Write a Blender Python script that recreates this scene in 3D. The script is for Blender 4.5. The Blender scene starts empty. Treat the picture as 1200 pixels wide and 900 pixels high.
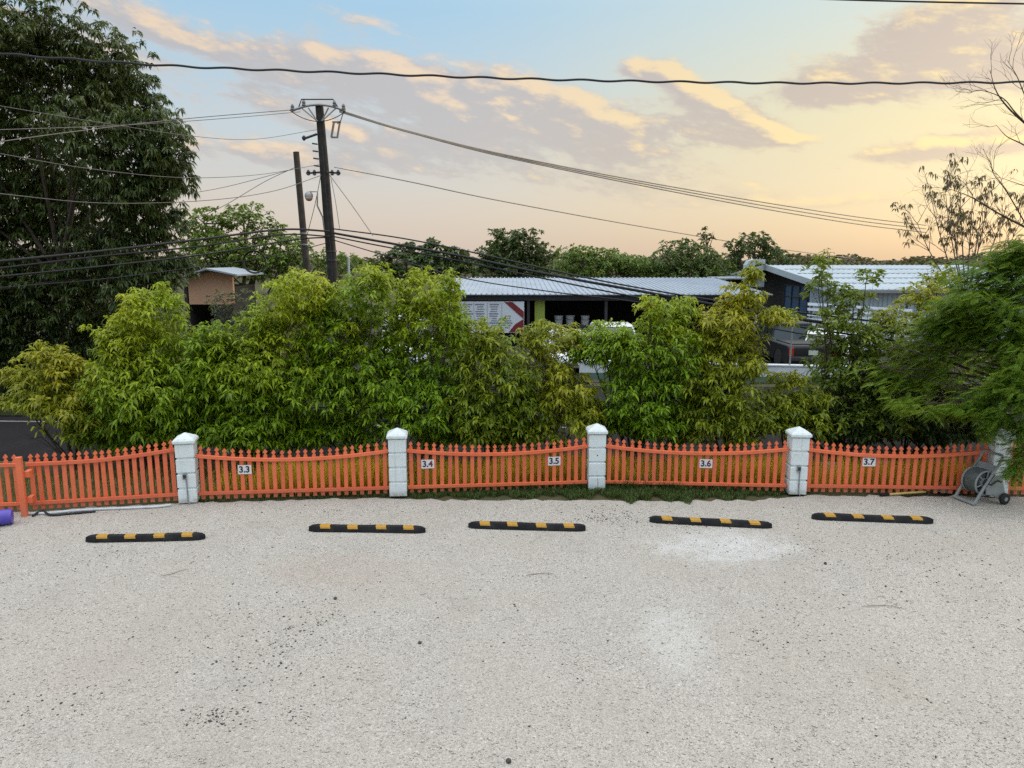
import bpy, math, random
import numpy as np
from mathutils import Vector, Matrix

C = bpy.context.scene.collection
SC = bpy.context.scene
R = math.radians
PI = math.pi

# ------------------------------------------------------------------ camera
CAM_H = 4.1
PITCH = R(9.5)
FPX = 880.0
cd = bpy.data.cameras.new('camera'); cam = bpy.data.objects.new('camera', cd); C.objects.link(cam)
cam.location = (0, 0, CAM_H); cam.rotation_euler = (R(90) - PITCH, 0, 0)
cd.sensor_fit = 'HORIZONTAL'; cd.sensor_width = 36; cd.lens = 36 * FPX / 1200
cd.clip_start = 0.05; cd.clip_end = 3000
SC.camera = cam

_f = Vector((0, math.cos(PITCH), -math.sin(PITCH))); _u = Vector((0, math.sin(PITCH), math.cos(PITCH)))
def ray(px, py):
    return _f + Vector((1, 0, 0)) * ((px - 600) / FPX) + _u * ((450 - py) / FPX)
def at(px, py, Y):
    d = ray(px, py); return Vector((0, 0, CAM_H)) + d * (Y / d.y)
def gnd(px, py, z=0.0):
    d = ray(px, py); return Vector((0, 0, CAM_H)) + d * ((z - CAM_H) / d.z)
def azel(px, py):
    d = ray(px, py).normalized(); return math.atan2(d.x, d.y), math.asin(d.z)
def lin(r, g, b):
    return tuple((c / 255 / 12.92) if c / 255 <= 0.04045 else ((c / 255 + 0.055) / 1.055) ** 2.4 for c in (r, g, b))

# ------------------------------------------------------------------ node helper
class NT:
    def __init__(s, tree):
        s.t = tree; s.n = tree.nodes; s.l = tree.links; s.n.clear()
    def set(s, sock, v):
        if isinstance(v, bpy.types.NodeSocket): s.l.new(v, sock)
        elif v is not None:
            if sock.type == 'RGBA' and len(v) == 3: v = (*v, 1)
            sock.default_value = v
    def node(s, typ, ins=None, **props):
        n = s.n.new(typ)
        for k, v in props.items(): setattr(n, k, v)
        for k, v in (ins or {}).items(): s.set(n.inputs[k], v)
        return n
    def m(s, op, a, b=None, c=None, clamp=False):
        n = s.n.new('ShaderNodeMath'); n.operation = op; n.use_clamp = clamp
        s.set(n.inputs[0], a)
        if b is not None: s.set(n.inputs[1], b)
        if c is not None: s.set(n.inputs[2], c)
        return n.outputs[0]
    def vm(s, op, a, b=None):
        n = s.n.new('ShaderNodeVectorMath'); n.operation = op
        s.set(n.inputs[0], a)
        if b is not None: s.set(n.inputs[1], b)
        return n
    def mix(s, fac, a, b, blend='MIX'):
        n = s.n.new('ShaderNodeMix'); n.data_type = 'RGBA'; n.blend_type = blend
        s.set(n.inputs[0], fac); s.set(n.inputs[6], a); s.set(n.inputs[7], b)
        return n.outputs[2]
    def smooth(s, v, lo, hi, a=0.0, b=1.0):
        n = s.n.new('ShaderNodeMapRange'); n.interpolation_type = 'SMOOTHSTEP'
        s.set(n.inputs[0], v)
        for i, x in enumerate((lo, hi, a, b)): n.inputs[i + 1].default_value = x
        return n.outputs[0]
    def ramp(s, v, stops):
        n = s.n.new('ShaderNodeValToRGB'); e = n.color_ramp.elements
        while len(e) < len(stops): e.new(0.5)
        for i, (p, c) in enumerate(stops):
            e[i].position = p; e[i].color = (*c, 1) if len(c) == 3 else c
        s.set(n.inputs[0], v); return n.outputs[0]
    def noise(s, vec, scale, detail=4, rough=0.55, dist=0.0):
        n = s.node('ShaderNodeTexNoise', {'Scale': scale, 'Detail': detail, 'Roughness': rough, 'Distortion': dist})
        if vec is not None: s.set(n.inputs['Vector'], vec)
        return n.outputs[0]

# ------------------------------------------------------------------ world: dusk sky with clouds
SUN_AZ, SUN_EL = R(58), R(10)
w = bpy.data.worlds.new('World'); SC.world = w; w.use_nodes = True
t = NT(w.node_tree)
tc = t.node('ShaderNodeTexCoord').outputs['Generated']
sep = t.node('ShaderNodeSeparateXYZ', {0: tc})
dx, dy, dz = sep.outputs
az = t.m('ARCTAN2', dx, dy)
el = t.m('ARCSINE', dz)
hz = t.m('SQRT', t.m('MAXIMUM', t.m('SUBTRACT', 1.0, t.m('MULTIPLY', dz, dz)), 1e-4))
sundot = t.m('DIVIDE', t.m('ADD', t.m('MULTIPLY', dx, math.sin(SUN_AZ)), t.m('MULTIPLY', dy, math.cos(SUN_AZ))), hz)
right = t.smooth(sundot, 0.38, 0.93)
eln = t.m('DIVIDE', el, R(90), clamp=True)
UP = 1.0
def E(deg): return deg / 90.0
ZEN = (2.45 * UP, 2.50 * UP, 2.55 * UP)  # overhead sky set brighter than the sky in view, added to light the yard
left_c = t.ramp(eln, [(0, lin(212, 196, 184)), (E(4), lin(212, 202, 194)), (E(9), lin(196, 207, 214)), (E(17), lin(166, 203, 228)),
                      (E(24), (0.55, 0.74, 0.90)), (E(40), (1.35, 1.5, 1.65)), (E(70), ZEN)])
right_c = t.ramp(eln, [(0, lin(218, 192, 162)), (E(4), lin(226, 206, 170)), (E(9), lin(229, 213, 164)), (E(17), lin(206, 218, 210)),
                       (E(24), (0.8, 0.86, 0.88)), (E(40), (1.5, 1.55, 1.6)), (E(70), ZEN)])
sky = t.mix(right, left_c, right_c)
# cloud banks: broad patches in azimuth / elevation broken up by noise
def cloud_field(daz, del_):
    a = t.m('ADD', az, daz) if daz else az
    e = t.m('ADD', el, del_) if del_ else el
    # shear so that streaks fall towards the right
    e2 = t.m('ADD', e, t.m('MULTIPLY', a, 0.16))
    vec = t.node('ShaderNodeCombineXYZ', {0: t.m('MULTIPLY', a, 1.0), 1: t.m('MULTIPLY', e2, 2.6), 2: 0.37}).outputs[0]
    big = t.noise(vec, 3.6, 3, 0.5, 0.3)
    fine = t.noise(vec, 10.0, 12, 0.66, 0.2)
    tex = t.noise(vec, 27.0, 8, 0.62, 0.15)
    n = t.m('ADD', t.m('MULTIPLY', big, 0.32), t.m('ADD', t.m('MULTIPLY', fine, 0.40), t.m('MULTIPLY', tex, 0.28)))
    tot = None
    for (px, py, rx, ry, ang, k) in BLOBS:
        a0, e0 = azel(px, py); ca, sa = math.cos(R(ang)), math.sin(R(ang))
        u = t.m('SUBTRACT', a, a0); v = t.m('SUBTRACT', e, e0)
        p = t.m('DIVIDE', t.m('SUBTRACT', t.m('MULTIPLY', u, ca), t.m('MULTIPLY', v, sa)), rx / FPX)
        q = t.m('DIVIDE', t.m('ADD', t.m('MULTIPLY', u, sa), t.m('MULTIPLY', v, ca)), ry / FPX)
        r2 = t.m('ADD', t.m('MULTIPLY', p, p), t.m('MULTIPLY', q, q))
        b = t.m('MULTIPLY', t.m('EXPONENT', t.m('MULTIPLY', r2, -1.0)), k)
        tot = b if tot is None else t.m('ADD', tot, b)
    return t.m('ADD', t.m('MULTIPLY', t.m('SUBTRACT', n, 0.25), 2.15), t.m('MULTIPLY', t.m('MINIMUM', tot, 1.3), 0.44))
BLOBS = [(560, 120, 165, 30, 10, 1.0), (690, 160, 130, 30, 10, 1.0), (430, 75, 90, 18, 10, 0.75), (200, 25, 190, 22, 14, 0.75), (290, 75, 150, 16, 14, 0.75), (300, 180, 130, 18, 6, 0.8), (380, 150, 70, 14, 20, 0.75),
         (560, 205, 220, 20, 4, 0.8), (480, 160, 120, 18, 10, 0.85), (640, 110, 90, 20, 16, 0.8), (120, 60, 120, 14, 14, 0.7), (960, 160, 60, 6, 0, 0.6), (830, 120, 60, 16, 28, 1.4), (870, 155, 60, 18, 8, 1.5), (762, 82, 40, 12, 6, 1.5), (1100, 28, 90, 20, -8, 1.5), (1070, 88, 150, 24, -3, 1.5), (980, 105, 50, 12, 0, 0.8),
         (1110, 174, 105, 14, -2, 1.5), (940, 240, 120, 8, 2, 0.75), (1060, 228, 130, 10, 0, 0.95), (415, 18, 50, 9, 10, 0.7), (1300, 60, 90, 60, 0, 0.9), (-200, 80, 260, 80, 5, 0.8)]
dens = cloud_field(0, 0)
dens_s = cloud_field(0.020, 0.010)
cov = t.m('MULTIPLY', t.smooth(dens, 0.66, 1.0), 0.92)
lit = t.smooth(t.m('SUBTRACT', dens, dens_s), 0.0, 0.34)
thin = t.smooth(dens, 0.92, 0.70)
lit2 = t.m('MULTIPLY', t.m('MAXIMUM', lit, t.m('MULTIPLY', thin, 0.55)), 0.95)
grey = t.mix(right, lin(190, 184, 184), lin(190, 170, 156))
warm = t.mix(right, lin(244, 214, 180), lin(250, 220, 150))
ccol = t.mix(lit2, grey, warm)
lowfade = t.smooth(el, R(1.5), R(7))
highfade = t.smooth(el, R(50), R(25))
cov = t.m('MULTIPLY', cov, t.m('MULTIPLY', lowfade, highfade))
sky = t.mix(cov, sky, ccol)
nis = t.node('ShaderNodeTexSky', sky_type='NISHITA', sun_disc=False, sun_elevation=SUN_EL, sun_rotation=SUN_AZ,
             air_density=1.0, dust_density=2.0, ozone_density=1.0)
bg1 = t.node('ShaderNodeBackground', {'Color': nis.outputs[0], 'Strength': 0.03})
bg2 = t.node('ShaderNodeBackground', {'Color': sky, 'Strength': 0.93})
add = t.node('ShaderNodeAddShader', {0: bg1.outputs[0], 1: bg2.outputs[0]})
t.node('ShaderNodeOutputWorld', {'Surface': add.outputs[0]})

sd = bpy.data.lights.new('sun', 'SUN'); so = bpy.data.objects.new('sun', sd); C.objects.link(so)
sd.energy = 1.0; sd.angle = R(20); sd.color = (1.0, 0.84, 0.62)
_sv = Vector((math.sin(SUN_AZ) * math.cos(SUN_EL), math.cos(SUN_AZ) * math.cos(SUN_EL), math.sin(SUN_EL)))
so.rotation_euler = (-_sv).to_track_quat('-Z', 'Y').to_euler()
SC.view_settings.view_transform = 'Standard'; SC.view_settings.look = 'None'
SC.view_settings.exposure = 0.0; SC.view_settings.gamma = 1.0; SC.view_settings.use_curve_mapping = False
SC.cycles.max_bounces = 6; SC.cycles.transparent_max_bounces = 8
SC.cycles.use_denoising = False

# ------------------------------------------------------------------ materials
MATS = {}
def pmat(name, col, rough=0.6, col2=None, nscale=6.0, nfac=0.5, bump=0.0, bscale=60.0, metal=0.0, spec=0.4, coord='Object', dirt=None, dirt_amt=0.0):
    """Principled surface with noise-broken colour, optional dirt patches and fine bump."""
    if name in MATS: return MATS[name]
    m = bpy.data.materials.new(name); m.use_nodes = True; q = NT(m.node_tree)
    vec = q.node('ShaderNodeTexCoord').outputs[coord] if coord != 'World' else q.node('ShaderNodeNewGeometry').outputs['Position']
    c = col
    if col2 is None: col2 = tuple(x * 0.72 for x in col)
    n1 = q.noise(vec, nscale, 6, 0.6)
    c = q.mix(q.m('MULTIPLY', q.smooth(n1, 0.35, 0.7), nfac), col, col2)
    if dirt:
        n2 = q.noise(vec, nscale * 0.6, 8, 0.7, 0.6)
        c = q.mix(q.m('MULTIPLY', q.smooth(n2, 0.5, 0.72), dirt_amt), c, dirt)
    b = q.node('ShaderNodeBsdfPrincipled', {'Base Color': c, 'Roughness': rough, 'Metallic': metal, 'Specular IOR Level': spec})
    if bump:
        bn = q.noise(vec, bscale, 5, 0.6)
        bp = q.node('ShaderNodeBump', {'Height': bn, 'Strength': bump, 'Distance': 0.02})
        q.l.new(bp.outputs[0], b.inputs['Normal'])
    q.node('ShaderNodeOutputMaterial', {'Surface': b.outputs[0]})
    MATS[name] = m; return m

def leafmat(name, c_dark, c_mid, c_young, trans=0.3, rough=0.5):
    m = bpy.data.materials.new(name); m.use_nodes = True; q = NT(m.node_tree)
    g = q.node('ShaderNodeNewGeometry')
    rnd = g.outputs['Random Per Island']
    n = q.noise(g.outputs['Position'], 1.3, 3)
    a = q.m('ADD', q.m('MULTIPLY', rnd, 0.7), q.m('MULTIPLY', n, 0.5))
    base = q.mix(q.smooth(a, 0.25, 0.95), c_dark, c_mid)
    tint = q.node('ShaderNodeAttribute', attribute_name='tint').outputs['Fac']
    col = q.mix(q.m('MULTIPLY', tint, q.m('ADD', 0.55, q.m('MULTIPLY', rnd, 0.45))), base, c_young)
    b = q.node('ShaderNodeBsdfPrincipled', {'Base Color': col, 'Roughness': rough, 'Specular IOR Level': 0.35})
    tr = q.node('ShaderNodeBsdfTranslucent', {'Color': q.mix(0.5, col, (0.30, 0.36, 0.03), 'MIX')})
    mx = q.node('ShaderNodeMixShader', {0: trans, 1: b.outputs[0], 2: tr.outputs[0]})
    q.node('ShaderNodeOutputMaterial', {'Surface': mx.outputs[0]})
    return m

M_white = pmat('white_paint', (0.72, 0.78, 0.79), 0.55, (0.64, 0.69, 0.69), 5, 0.5, 0.15, 90, dirt=(0.36, 0.34, 0.28), dirt_amt=0.35)
M_coral = pmat('coral_paint', (0.78, 0.165, 0.065), 0.5, (0.62, 0.125, 0.055), 9, 0.6, 0.08, 120, dirt=(0.74, 0.26, 0.14), dirt_amt=0.4, coord='World')
def vary(m, amt=0.35):
    q = NT.__new__(NT); q.t = m.node_tree; q.n = q.t.nodes; q.l = q.t.links
    b = next(n for n in q.n if n.type == 'BSDF_PRINCIPLED'); src = b.inputs['Base Color'].links[0].from_socket
    r = q.node('ShaderNodeObjectInfo').outputs['Random']
    P = q.node('ShaderNodeNewGeometry').outputs['Position']
    c = q.mix(q.m('MULTIPLY', r, amt), src, (0.82, 0.22, 0.10))
    c = q.mix(q.m('MULTIPLY', q.smooth(q.m('FRACT', q.m('MULTIPLY', r, 7.31)), 0.55, 1.0), 0.35), c, (0.42, 0.09, 0.06))
    z = q.node('ShaderNodeSeparateXYZ', {0: P}).outputs[2]
    spl = q.m('ADD', q.smooth(z, 0.42, 0.03), q.m('MULTIPLY', q.m('SUBTRACT', q.noise(P, 14, 6, 0.7), 0.5), 1.5))
    c = q.mix(q.m('MULTIPLY', q.smooth(spl, 0.75, 1.3), 0.45), c, (0.36, 0.27, 0.20))
    q.l.new(c, b.inputs['Base Color'])
vary(M_coral)
def stain(m):
    q = NT.__new__(NT); q.t = m.node_tree; q.n = q.t.nodes; q.l = q.t.links
    b = next(n for n in q.n if n.type == 'BSDF_PRINCIPLED'); src = b.inputs['Base Color'].links[0].from_socket
    P = q.node('ShaderNodeNewGeometry').outputs['Position']
    s_ = q.node('ShaderNodeSeparateXYZ', {0: P}).outputs
    n = q.noise(P, 11, 7, 0.7)
    f = q.smooth(q.m('ADD', q.smooth(s_[2], 0.30, 0.0), q.m('MULTIPLY', q.m('SUBTRACT', n, 0.5), 1.6)), 0.55, 1.1)
    c = q.mix(q.m('MULTIPLY', f, 0.65), src, (0.33, 0.29, 0.23))
    sv_ = q.node('ShaderNodeCombineXYZ', {0: q.m('MULTIPLY', s_[0], 26.0), 1: q.m('MULTIPLY', s_[1], 26.0), 2: q.m('MULTIPLY', s_[2], 1.3)}).outputs[0]
    st = q.smooth(q.noise(sv_, 1.0, 5, 0.6), 0.52, 0.74)
    c = q.mix(q.m('MULTIPLY', st, 0.30), c, (0.34, 0.35, 0.33))
    q.l.new(c, b.inputs['Base Color'])
stain(M_white)
M_rubber = pmat('black_rubber', (0.010, 0.0105, 0.013), 0.75, (0.022, 0.0215, 0.021), 8, 0.6, 0.25, 140, dirt=(0.075, 0.07, 0.06), dirt_amt=0.3, spec=0.2)
M_yellow = pmat('yellow_reflective', (0.50, 0.265, 0.025), 0.55, (0.36, 0.19, 0.03), 25, 0.8, 0.1, 200, coord='World', dirt=(0.30, 0.22, 0.12), dirt_amt=0.5)
M_wood_black = pmat('tarred_wood', (0.018, 0.015, 0.014), 0.8, (0.05, 0.042, 0.036), 5, 0.7, 0.4, 40)
M_wood_grey = pmat('weathered_pole_wood', (0.075, 0.06, 0.045), 0.85, (0.03, 0.026, 0.022), 4, 0.8, 0.4, 40)
M_bark = pmat('bark', (0.075, 0.055, 0.04), 0.9, (0.03, 0.024, 0.02), 8, 0.8, 0.6, 30, coord='World')
M_bark_pale = pmat('pale_bark', (0.15, 0.12, 0.09), 0.9, (0.07, 0.055, 0.045), 8, 0.8, 0.5, 30, coord='World')
M_twig = pmat('dark_twig', (0.07, 0.052, 0.042), 0.85, (0.04, 0.03, 0.026), 6, 0.7, coord='World')
M_cable = pmat('black_cable', (0.014, 0.014, 0.016), 0.6, (0.03, 0.03, 0.03), 4, 0.5)
M_wire = pmat('grey_wire', (0.17, 0.155, 0.145), 0.5, (0.10, 0.095, 0.09), 2, 0.5, metal=0.3)
M_metal = pmat('galvanised_metal', (0.34, 0.35, 0.36), 0.45, (0.22, 0.22, 0.22), 8, 0.6, metal=0.6)
M_dark_metal = pmat('dark_fitting', (0.04, 0.04, 0.042), 0.5, (0.08, 0.07, 0.06), 10, 0.5, metal=0.3)
M_ceramic = pmat('ceramic', (0.16, 0.15, 0.15), 0.25, (0.24, 0.23, 0.22), 10, 0.5)
M_gplastic = pmat('grey_plastic', (0.27, 0.29, 0.285), 0.5, (0.19, 0.205, 0.2), 6, 0.7, 0.05, 100, dirt=(0.13, 0.125, 0.11), dirt_amt=0.4)
M_hose = pmat('green_grey_hose', (0.07, 0.085, 0.08), 0.5, (0.13, 0.15, 0.145), 14, 0.6)
M_tyre = pmat('tyre_rubber', (0.013, 0.013, 0.014), 0.75, (0.03, 0.029, 0.028), 10, 0.5)
M_concrete = pmat('concrete', (0.46, 0.44, 0.40), 0.85, (0.32, 0.30, 0.27), 3, 0.7, 0.3, 50)
M_sign = pmat('sign_white', (0.74, 0.72, 0.72), 0.4, (0.62, 0.60, 0.60), 14, 0.5)
M_ink = pmat('navy_ink', (0.02, 0.022, 0.05), 0.5)
M_ink_red = pmat('maroon_ink', (0.16, 0.018, 0.05), 0.5)

# ------------------------------------------------------------------ mesh builder
class MB:
    def __init__(s): s.v = []; s.f = []; s.mi = []; s.cur = 0
    def add(s, vs, fs):
        o = len(s.v); s.v.extend([tuple(x) for x in vs]); s.f.extend([tuple(i + o for i in f) for f in fs]); s.mi.extend([s.cur] * len(fs)); return s
    def box(s, c, size, rot=None):
        x, y, z = [a / 2 for a in size]
        vs = [Vector((i, j, k)) for i in (-x, x) for j in (-y, y) for k in (-z, z)]
        if rot is not None: vs = [rot @ v for v in vs]
        vs = [v + Vector(c) for v in vs]
        return s.add(vs, [(0, 1, 3, 2), (4, 6, 7, 5), (0, 4, 5, 1), (2, 3, 7, 6), (0, 2, 6, 4), (1, 5, 7, 3)])
    def tube(s, pts, rad, n=8, caps=True):
        pts = [Vector(p) for p in pts]; k = len(pts)
        if not hasattr(rad, '__len__'): rad = [rad] * k
        vs = []; up = None
        for i, p in enumerate(pts):
            d = (pts[min(i + 1, k - 1)] - pts[max(i - 1, 0)])
            d = d.normalized() if d.length > 1e-9 else Vector((0, 0, 1))
            if up is None: up = Vector((0, 0, 1)) if abs(d.z) < 0.9 else Vector((1, 0, 0))
            a = d.cross(up)
            if a.length < 1e-6: a = d.cross(Vector((1, 0.3, 0)))
            a.normalize(); b = a.cross(d).normalized(); up = b
            for j in range(n):
                th = 2 * PI * j / n; vs.append(p + (a * math.cos(th) + b * math.sin(th)) * rad[i])
        fs = [(i * n + j, i * n + (j + 1) % n, (i + 1) * n + (j + 1) % n, (i + 1) * n + j) for i in range(k - 1) for j in range(n)]
        if caps: fs += [tuple(range(n - 1, -1, -1)), tuple((k - 1) * n + j for j in range(n))]
        return s.add(vs, fs)
    def prism(s, poly, mat, depth):
        """poly in local XZ, extruded along local Y by depth (centred), then mat."""
        n = len(poly)
        vs = [mat @ Vector((x, -depth / 2, z)) for x, z in poly] + [mat @ Vector((x, depth / 2, z)) for x, z in poly]
        return s.add(vs, [tuple(range(n)), tuple(range(2 * n - 1, n - 1, -1))] + [(i, i + n, (i + 1) % n + n, (i + 1) % n) for i in range(n)])
    def lathe(s, prof, mat, n=16):
        vs = []; k = len(prof)
        for r, z in prof:
            for j in range(n): vs.append(mat @ Vector((r * math.cos(2 * PI * j / n), r * math.sin(2 * PI * j / n), z)))
        fs = [(i * n + j, i * n + (j + 1) % n, (i + 1) * n + (j + 1) % n, (i + 1) * n + j) for i in range(k - 1) for j in range(n)]
        fs += [tuple(range(n - 1, -1, -1)), tuple((k - 1) * n + j for j in range(n))]
        return s.add(vs, fs)
    def build(s, name, mat, parent=None, smooth=None, bevel=0.0, loc=None, local=True):
        me = bpy.data.meshes.new(name); me.from_pydata(s.v, [], s.f); me.update()
        for mm in (mat if isinstance(mat, (list, tuple)) else [mat]): me.materials.append(mm)
        if any(s.mi): me.polygons.foreach_set('material_index', s.mi)
        import bmesh
        bm = bmesh.new(); bm.from_mesh(me); bmesh.ops.recalc_face_normals(bm, faces=bm.faces); bm.to_mesh(me); bm.free()
        if smooth:
            me.shade_smooth(); me.set_sharp_from_angle(angle=R(smooth))
        o = bpy.data.objects.new(name, me); C.objects.link(o)
        if parent is not None: o.parent = parent
        if loc is not None: o.location = loc
        if bevel:
            b = o.modifiers.new('bevel', 'BEVEL'); b.width = bevel; b.segments = 2; b.limit_method = 'ANGLE'; b.angle_limit = R(30)
        return o

def tag(o, label=None, cat=None, group=None, kind=None):
    if label: o['label'] = label
    if cat: o['category'] = cat
    if group: o['group'] = group
    if kind: o['kind'] = kind
    return o
def thing(name, label, cat, loc=(0, 0, 0), rz=0.0, group=None):
    o = bpy.data.objects.new(name, None); C.objects.link(o); o.location = loc; o.rotation_euler = (0, 0, rz)
    o.empty_display_size = 0.2
    return tag(o, label, cat, group)
def copy_tree(o, parent=None):
    c = o.copy(); C.objects.link(c)
    if parent is not None: c.parent = parent
    for ch in list(o.children): copy_tree(ch, c)
    return c
def sheet(name, pts, z, mat, kind='structure'):
    m = MB(); m.add([(x, y, z) for x, y in pts], [tuple(range(len(pts)))])
    o = m.build(name, mat); tag(o, kind=kind)
    me = o.data
    if me.polygons[0].normal.z < 0: me.flip_normals()
    return o

def np_mesh(name, verts, quads_or_faces, mat, parent=None, tint=None, smooth=False):
    """verts (N,3); faces list of (array of shape (k, m))"""
    me = bpy.data.meshes.new(name)
    nv = len(verts); loops = []; starts = []; tot = 0; pos = 0
    for fa in quads_or_faces:
        k, mm = fa.shape; loops.append(fa.reshape(-1)); starts.append(pos + np.arange(k) * mm); pos += k * mm; tot += k
    loops = np.concatenate(loops).astype(np.int32); starts = np.concatenate(starts).astype(np.int32)
    me.vertices.add(nv); me.vertices.foreach_set('co', np.ascontiguousarray(verts, dtype=np.float32).reshape(-1))
    me.loops.add(len(loops)); me.loops.foreach_set('vertex_index', loops)
    me.polygons.add(tot); me.polygons.foreach_set('loop_start', starts)
    me.update(calc_edges=True); me.validate()
    if tint is not None:
        at_ = me.attributes.new('tint', 'FLOAT', 'POINT'); at_.data.foreach_set('value', np.ascontiguousarray(tint, dtype=np.float32))
    me.materials.append(mat)
    if smooth: me.shade_smooth()
    o = bpy.data.objects.new(name, me); C.objects.link(o)
    if parent is not None: o.parent = parent
    return o

# ------------------------------------------------------------------ foliage
def unit(a): return a / np.maximum(np.linalg.norm(a, axis=-1, keepdims=True), 1e-9)
def leaf_arrays(rng, base, d, length, width, droop, fold=0.25):
    """lanceolate leaves: base (N,3), direction d (N,3)."""
    n = len(base); up = np.array([0, 0, 1.0])
    side = np.cross(d, up); bad = np.linalg.norm(side, axis=1) < 1e-3; side[bad] = [1, 0, 0]; side = unit(side)
    roll = rng.normal(0, 0.5, (n, 1)); nrm = unit(np.cross(side, d))
    side = unit(side * np.cos(roll) + nrm * np.sin(roll)); nrm = np.cross(side, d)
    L = length[:, None]; W = width[:, None]; D = droop[:, None]
    def p(s): return base + L * (s * d * (1 - 0.25 * D * s) - up * D * s * s)
    p0, p1, p2, p3 = p(0.0), p(0.35), p(0.72), p(1.0)
    f = nrm * W * fold
    V = np.stack([p0, p1 - side * W + f, p1 + side * W + f, p2 - side * W * 0.72 + f, p2 + side * W * 0.72 + f, p3], axis=1)
    o = (np.arange(n) * 6)[:, None]
    tri = np.concatenate([o + [0, 1, 2], o + [3, 5, 4]]); quad = o + [1, 3, 4, 2]
    return V.reshape(-1, 3), [tri, quad]
def wobble(rng, k=7, lo=0.6, hi=2.4):
    ks = rng.normal(0, 1, (k, 3)); ks = unit(ks) * rng.uniform(lo, hi, (k, 1)); ph = rng.uniform(0, 6.28, k)
    return lambda P: np.sin(P @ ks.T + ph).sum(axis=1) / math.sqrt(k)
def lobe_points(rng, lobes, per_m2, shell=0.45, gap=None, gap_t=0.9):
    out = []; idx = []
    for i, (c, r) in enumerate(lobes):
        c = np.array(c); r = np.array(r)
        area = 4 * PI * ((r[0] * r[1]) ** 1.6 / 3 + (r[0] * r[2]) ** 1.6 / 3 + (r[1] * r[2]) ** 1.6 / 3) ** (1 / 1.6)
        n = max(4, int(area * per_m2))
        d = unit(rng.normal(0, 1, (n, 3))); rad = 1 - (1 - shell) * rng.random((n, 1)) ** 1.7
        rad *= 1 + 0.12 * rng.normal(0, 1, (n, 1))
        P = c + d * r * rad
        out.append(P); idx.append(np.full(n, i))
    P = np.concatenate(out); I = np.concatenate(idx)
    if gap is not None:
        k = gap(P) < gap_t; P, I = P[k], I[k]
    return P, I
def rosettes(rng, P, axis, nleaf, length, width, droop, elev=(-0.3, 0.7)):
    n = len(P); k = nleaf
    az_ = rng.uniform(0, 2 * PI, (n, 1)) + (np.arange(k) * 2.4)[None, :] + rng.normal(0, 0.25, (n, k))
    e = rng.uniform(elev[0], elev[1], (n, k))
    d = np.stack([np.cos(az_) * np.cos(e), np.sin(az_) * np.cos(e), np.sin(e)], axis=-1)
    d = unit(d + axis[:, None, :] * 0.55).reshape(-1, 3)
    base = np.repeat(P, k, axis=0) + d * 0.02 + rng.normal(0, 0.025, (n * k, 3))
    N = n * k
    return leaf_arrays(rng, base, d, length * rng.uniform(0.65, 1.2, N), width * rng.uniform(0.75, 1.2, N), droop * rng.uniform(0.55, 1.25, N))

def limbs(rng, base, lobes, r0, mb, extra=None, twig_pts=None, forks=3):
    base = Vector(base)
    for (c, r) in lobes:
        c = Vector(c); mid = base.lerp(c, 0.5) + Vector(rng.normal(0, 0.12, 3)) * (c - base).length * 0.5
        mid.z = max(mid.z, base.z + 0.3 * (c.z - base.z))
        pts = []
        for i in range(8):
            s = i / 7; pts.append(base * (1 - s) ** 2 + mid * 2 * s * (1 - s) + c * s * s)
        mb.tube(pts, [r0 * (1 - 0.75 * i / 7) for i in range(8)], 6)
        for k in range(forks):
            d = Vector(rng.normal(0, 1, 3)).normalized(); e = c + Vector((d.x * r[0], d.y * r[1], abs(d.z) * r[2])) * 0.85
            st = pts[rng.integers(4, 8)]
            mb.tube([st, st.lerp(e, 0.5) + Vector(rng.normal(0, 0.05, 3)), e], [r0 * 0.3, r0 * 0.2, r0 * 0.07], 5)

def broad_tree(name, label, cat, base, lobes, leaf, bark, seed, per_m2, nleaf, length, width, droop, r0, group=None, gap_t=0.9, shell=0.45,
               elev=(-0.3, 0.7), tint_fn=None, glo=0.6, ghi=2.4, forks=3, trunk_top=None):
    rng = np.random.default_rng(seed)
    root = thing(name, label, cat, base, group=group)
    b = np.array(base)
    lobes = [(np.array(c) - b, r) for c, r in lobes]
    mb = MB()
    if trunk_top is not None:
        tt = Vector(trunk_top) - Vector(base)
        mb.tube([Vector((0, 0, -0.05)), tt * 0.12, tt * 0.5 + Vector((0.04, 0, 0)), tt], [r0 * 1.9, r0 * 1.4, r0 * 1.2, r0], 10)
    else:
        tt = Vector((0, 0, -0.05))
    limbs(rng, tt, lobes, r0, mb, forks=forks)
    mb.build('trunk', bark, root, smooth=60)
    P, I = lobe_points(rng, lobes, per_m2, shell, wobble(rng, lo=glo, hi=ghi), gap_t)
    P = P[P[:, 2] + b[2] > 0.15] if len(P) else P
    cen = np.array([np.array(c) for c, r in lobes]).mean(axis=0)
    axis = unit(P - cen); axis[:, 2] = np.abs(axis[:, 2]) * 0.6
    V, F = rosettes(rng, P, axis, nleaf, length, width, droop, elev)
    tz = np.repeat(P + b, nleaf * 6, axis=0)
    tint = tint_fn(tz, rng) if tint_fn else np.zeros(len(tz))
    V[:, 2] = np.maximum(V[:, 2], 0.03 - b[2])
    np_mesh('crown', V, F, leaf, root, tint)
    return root

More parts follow.
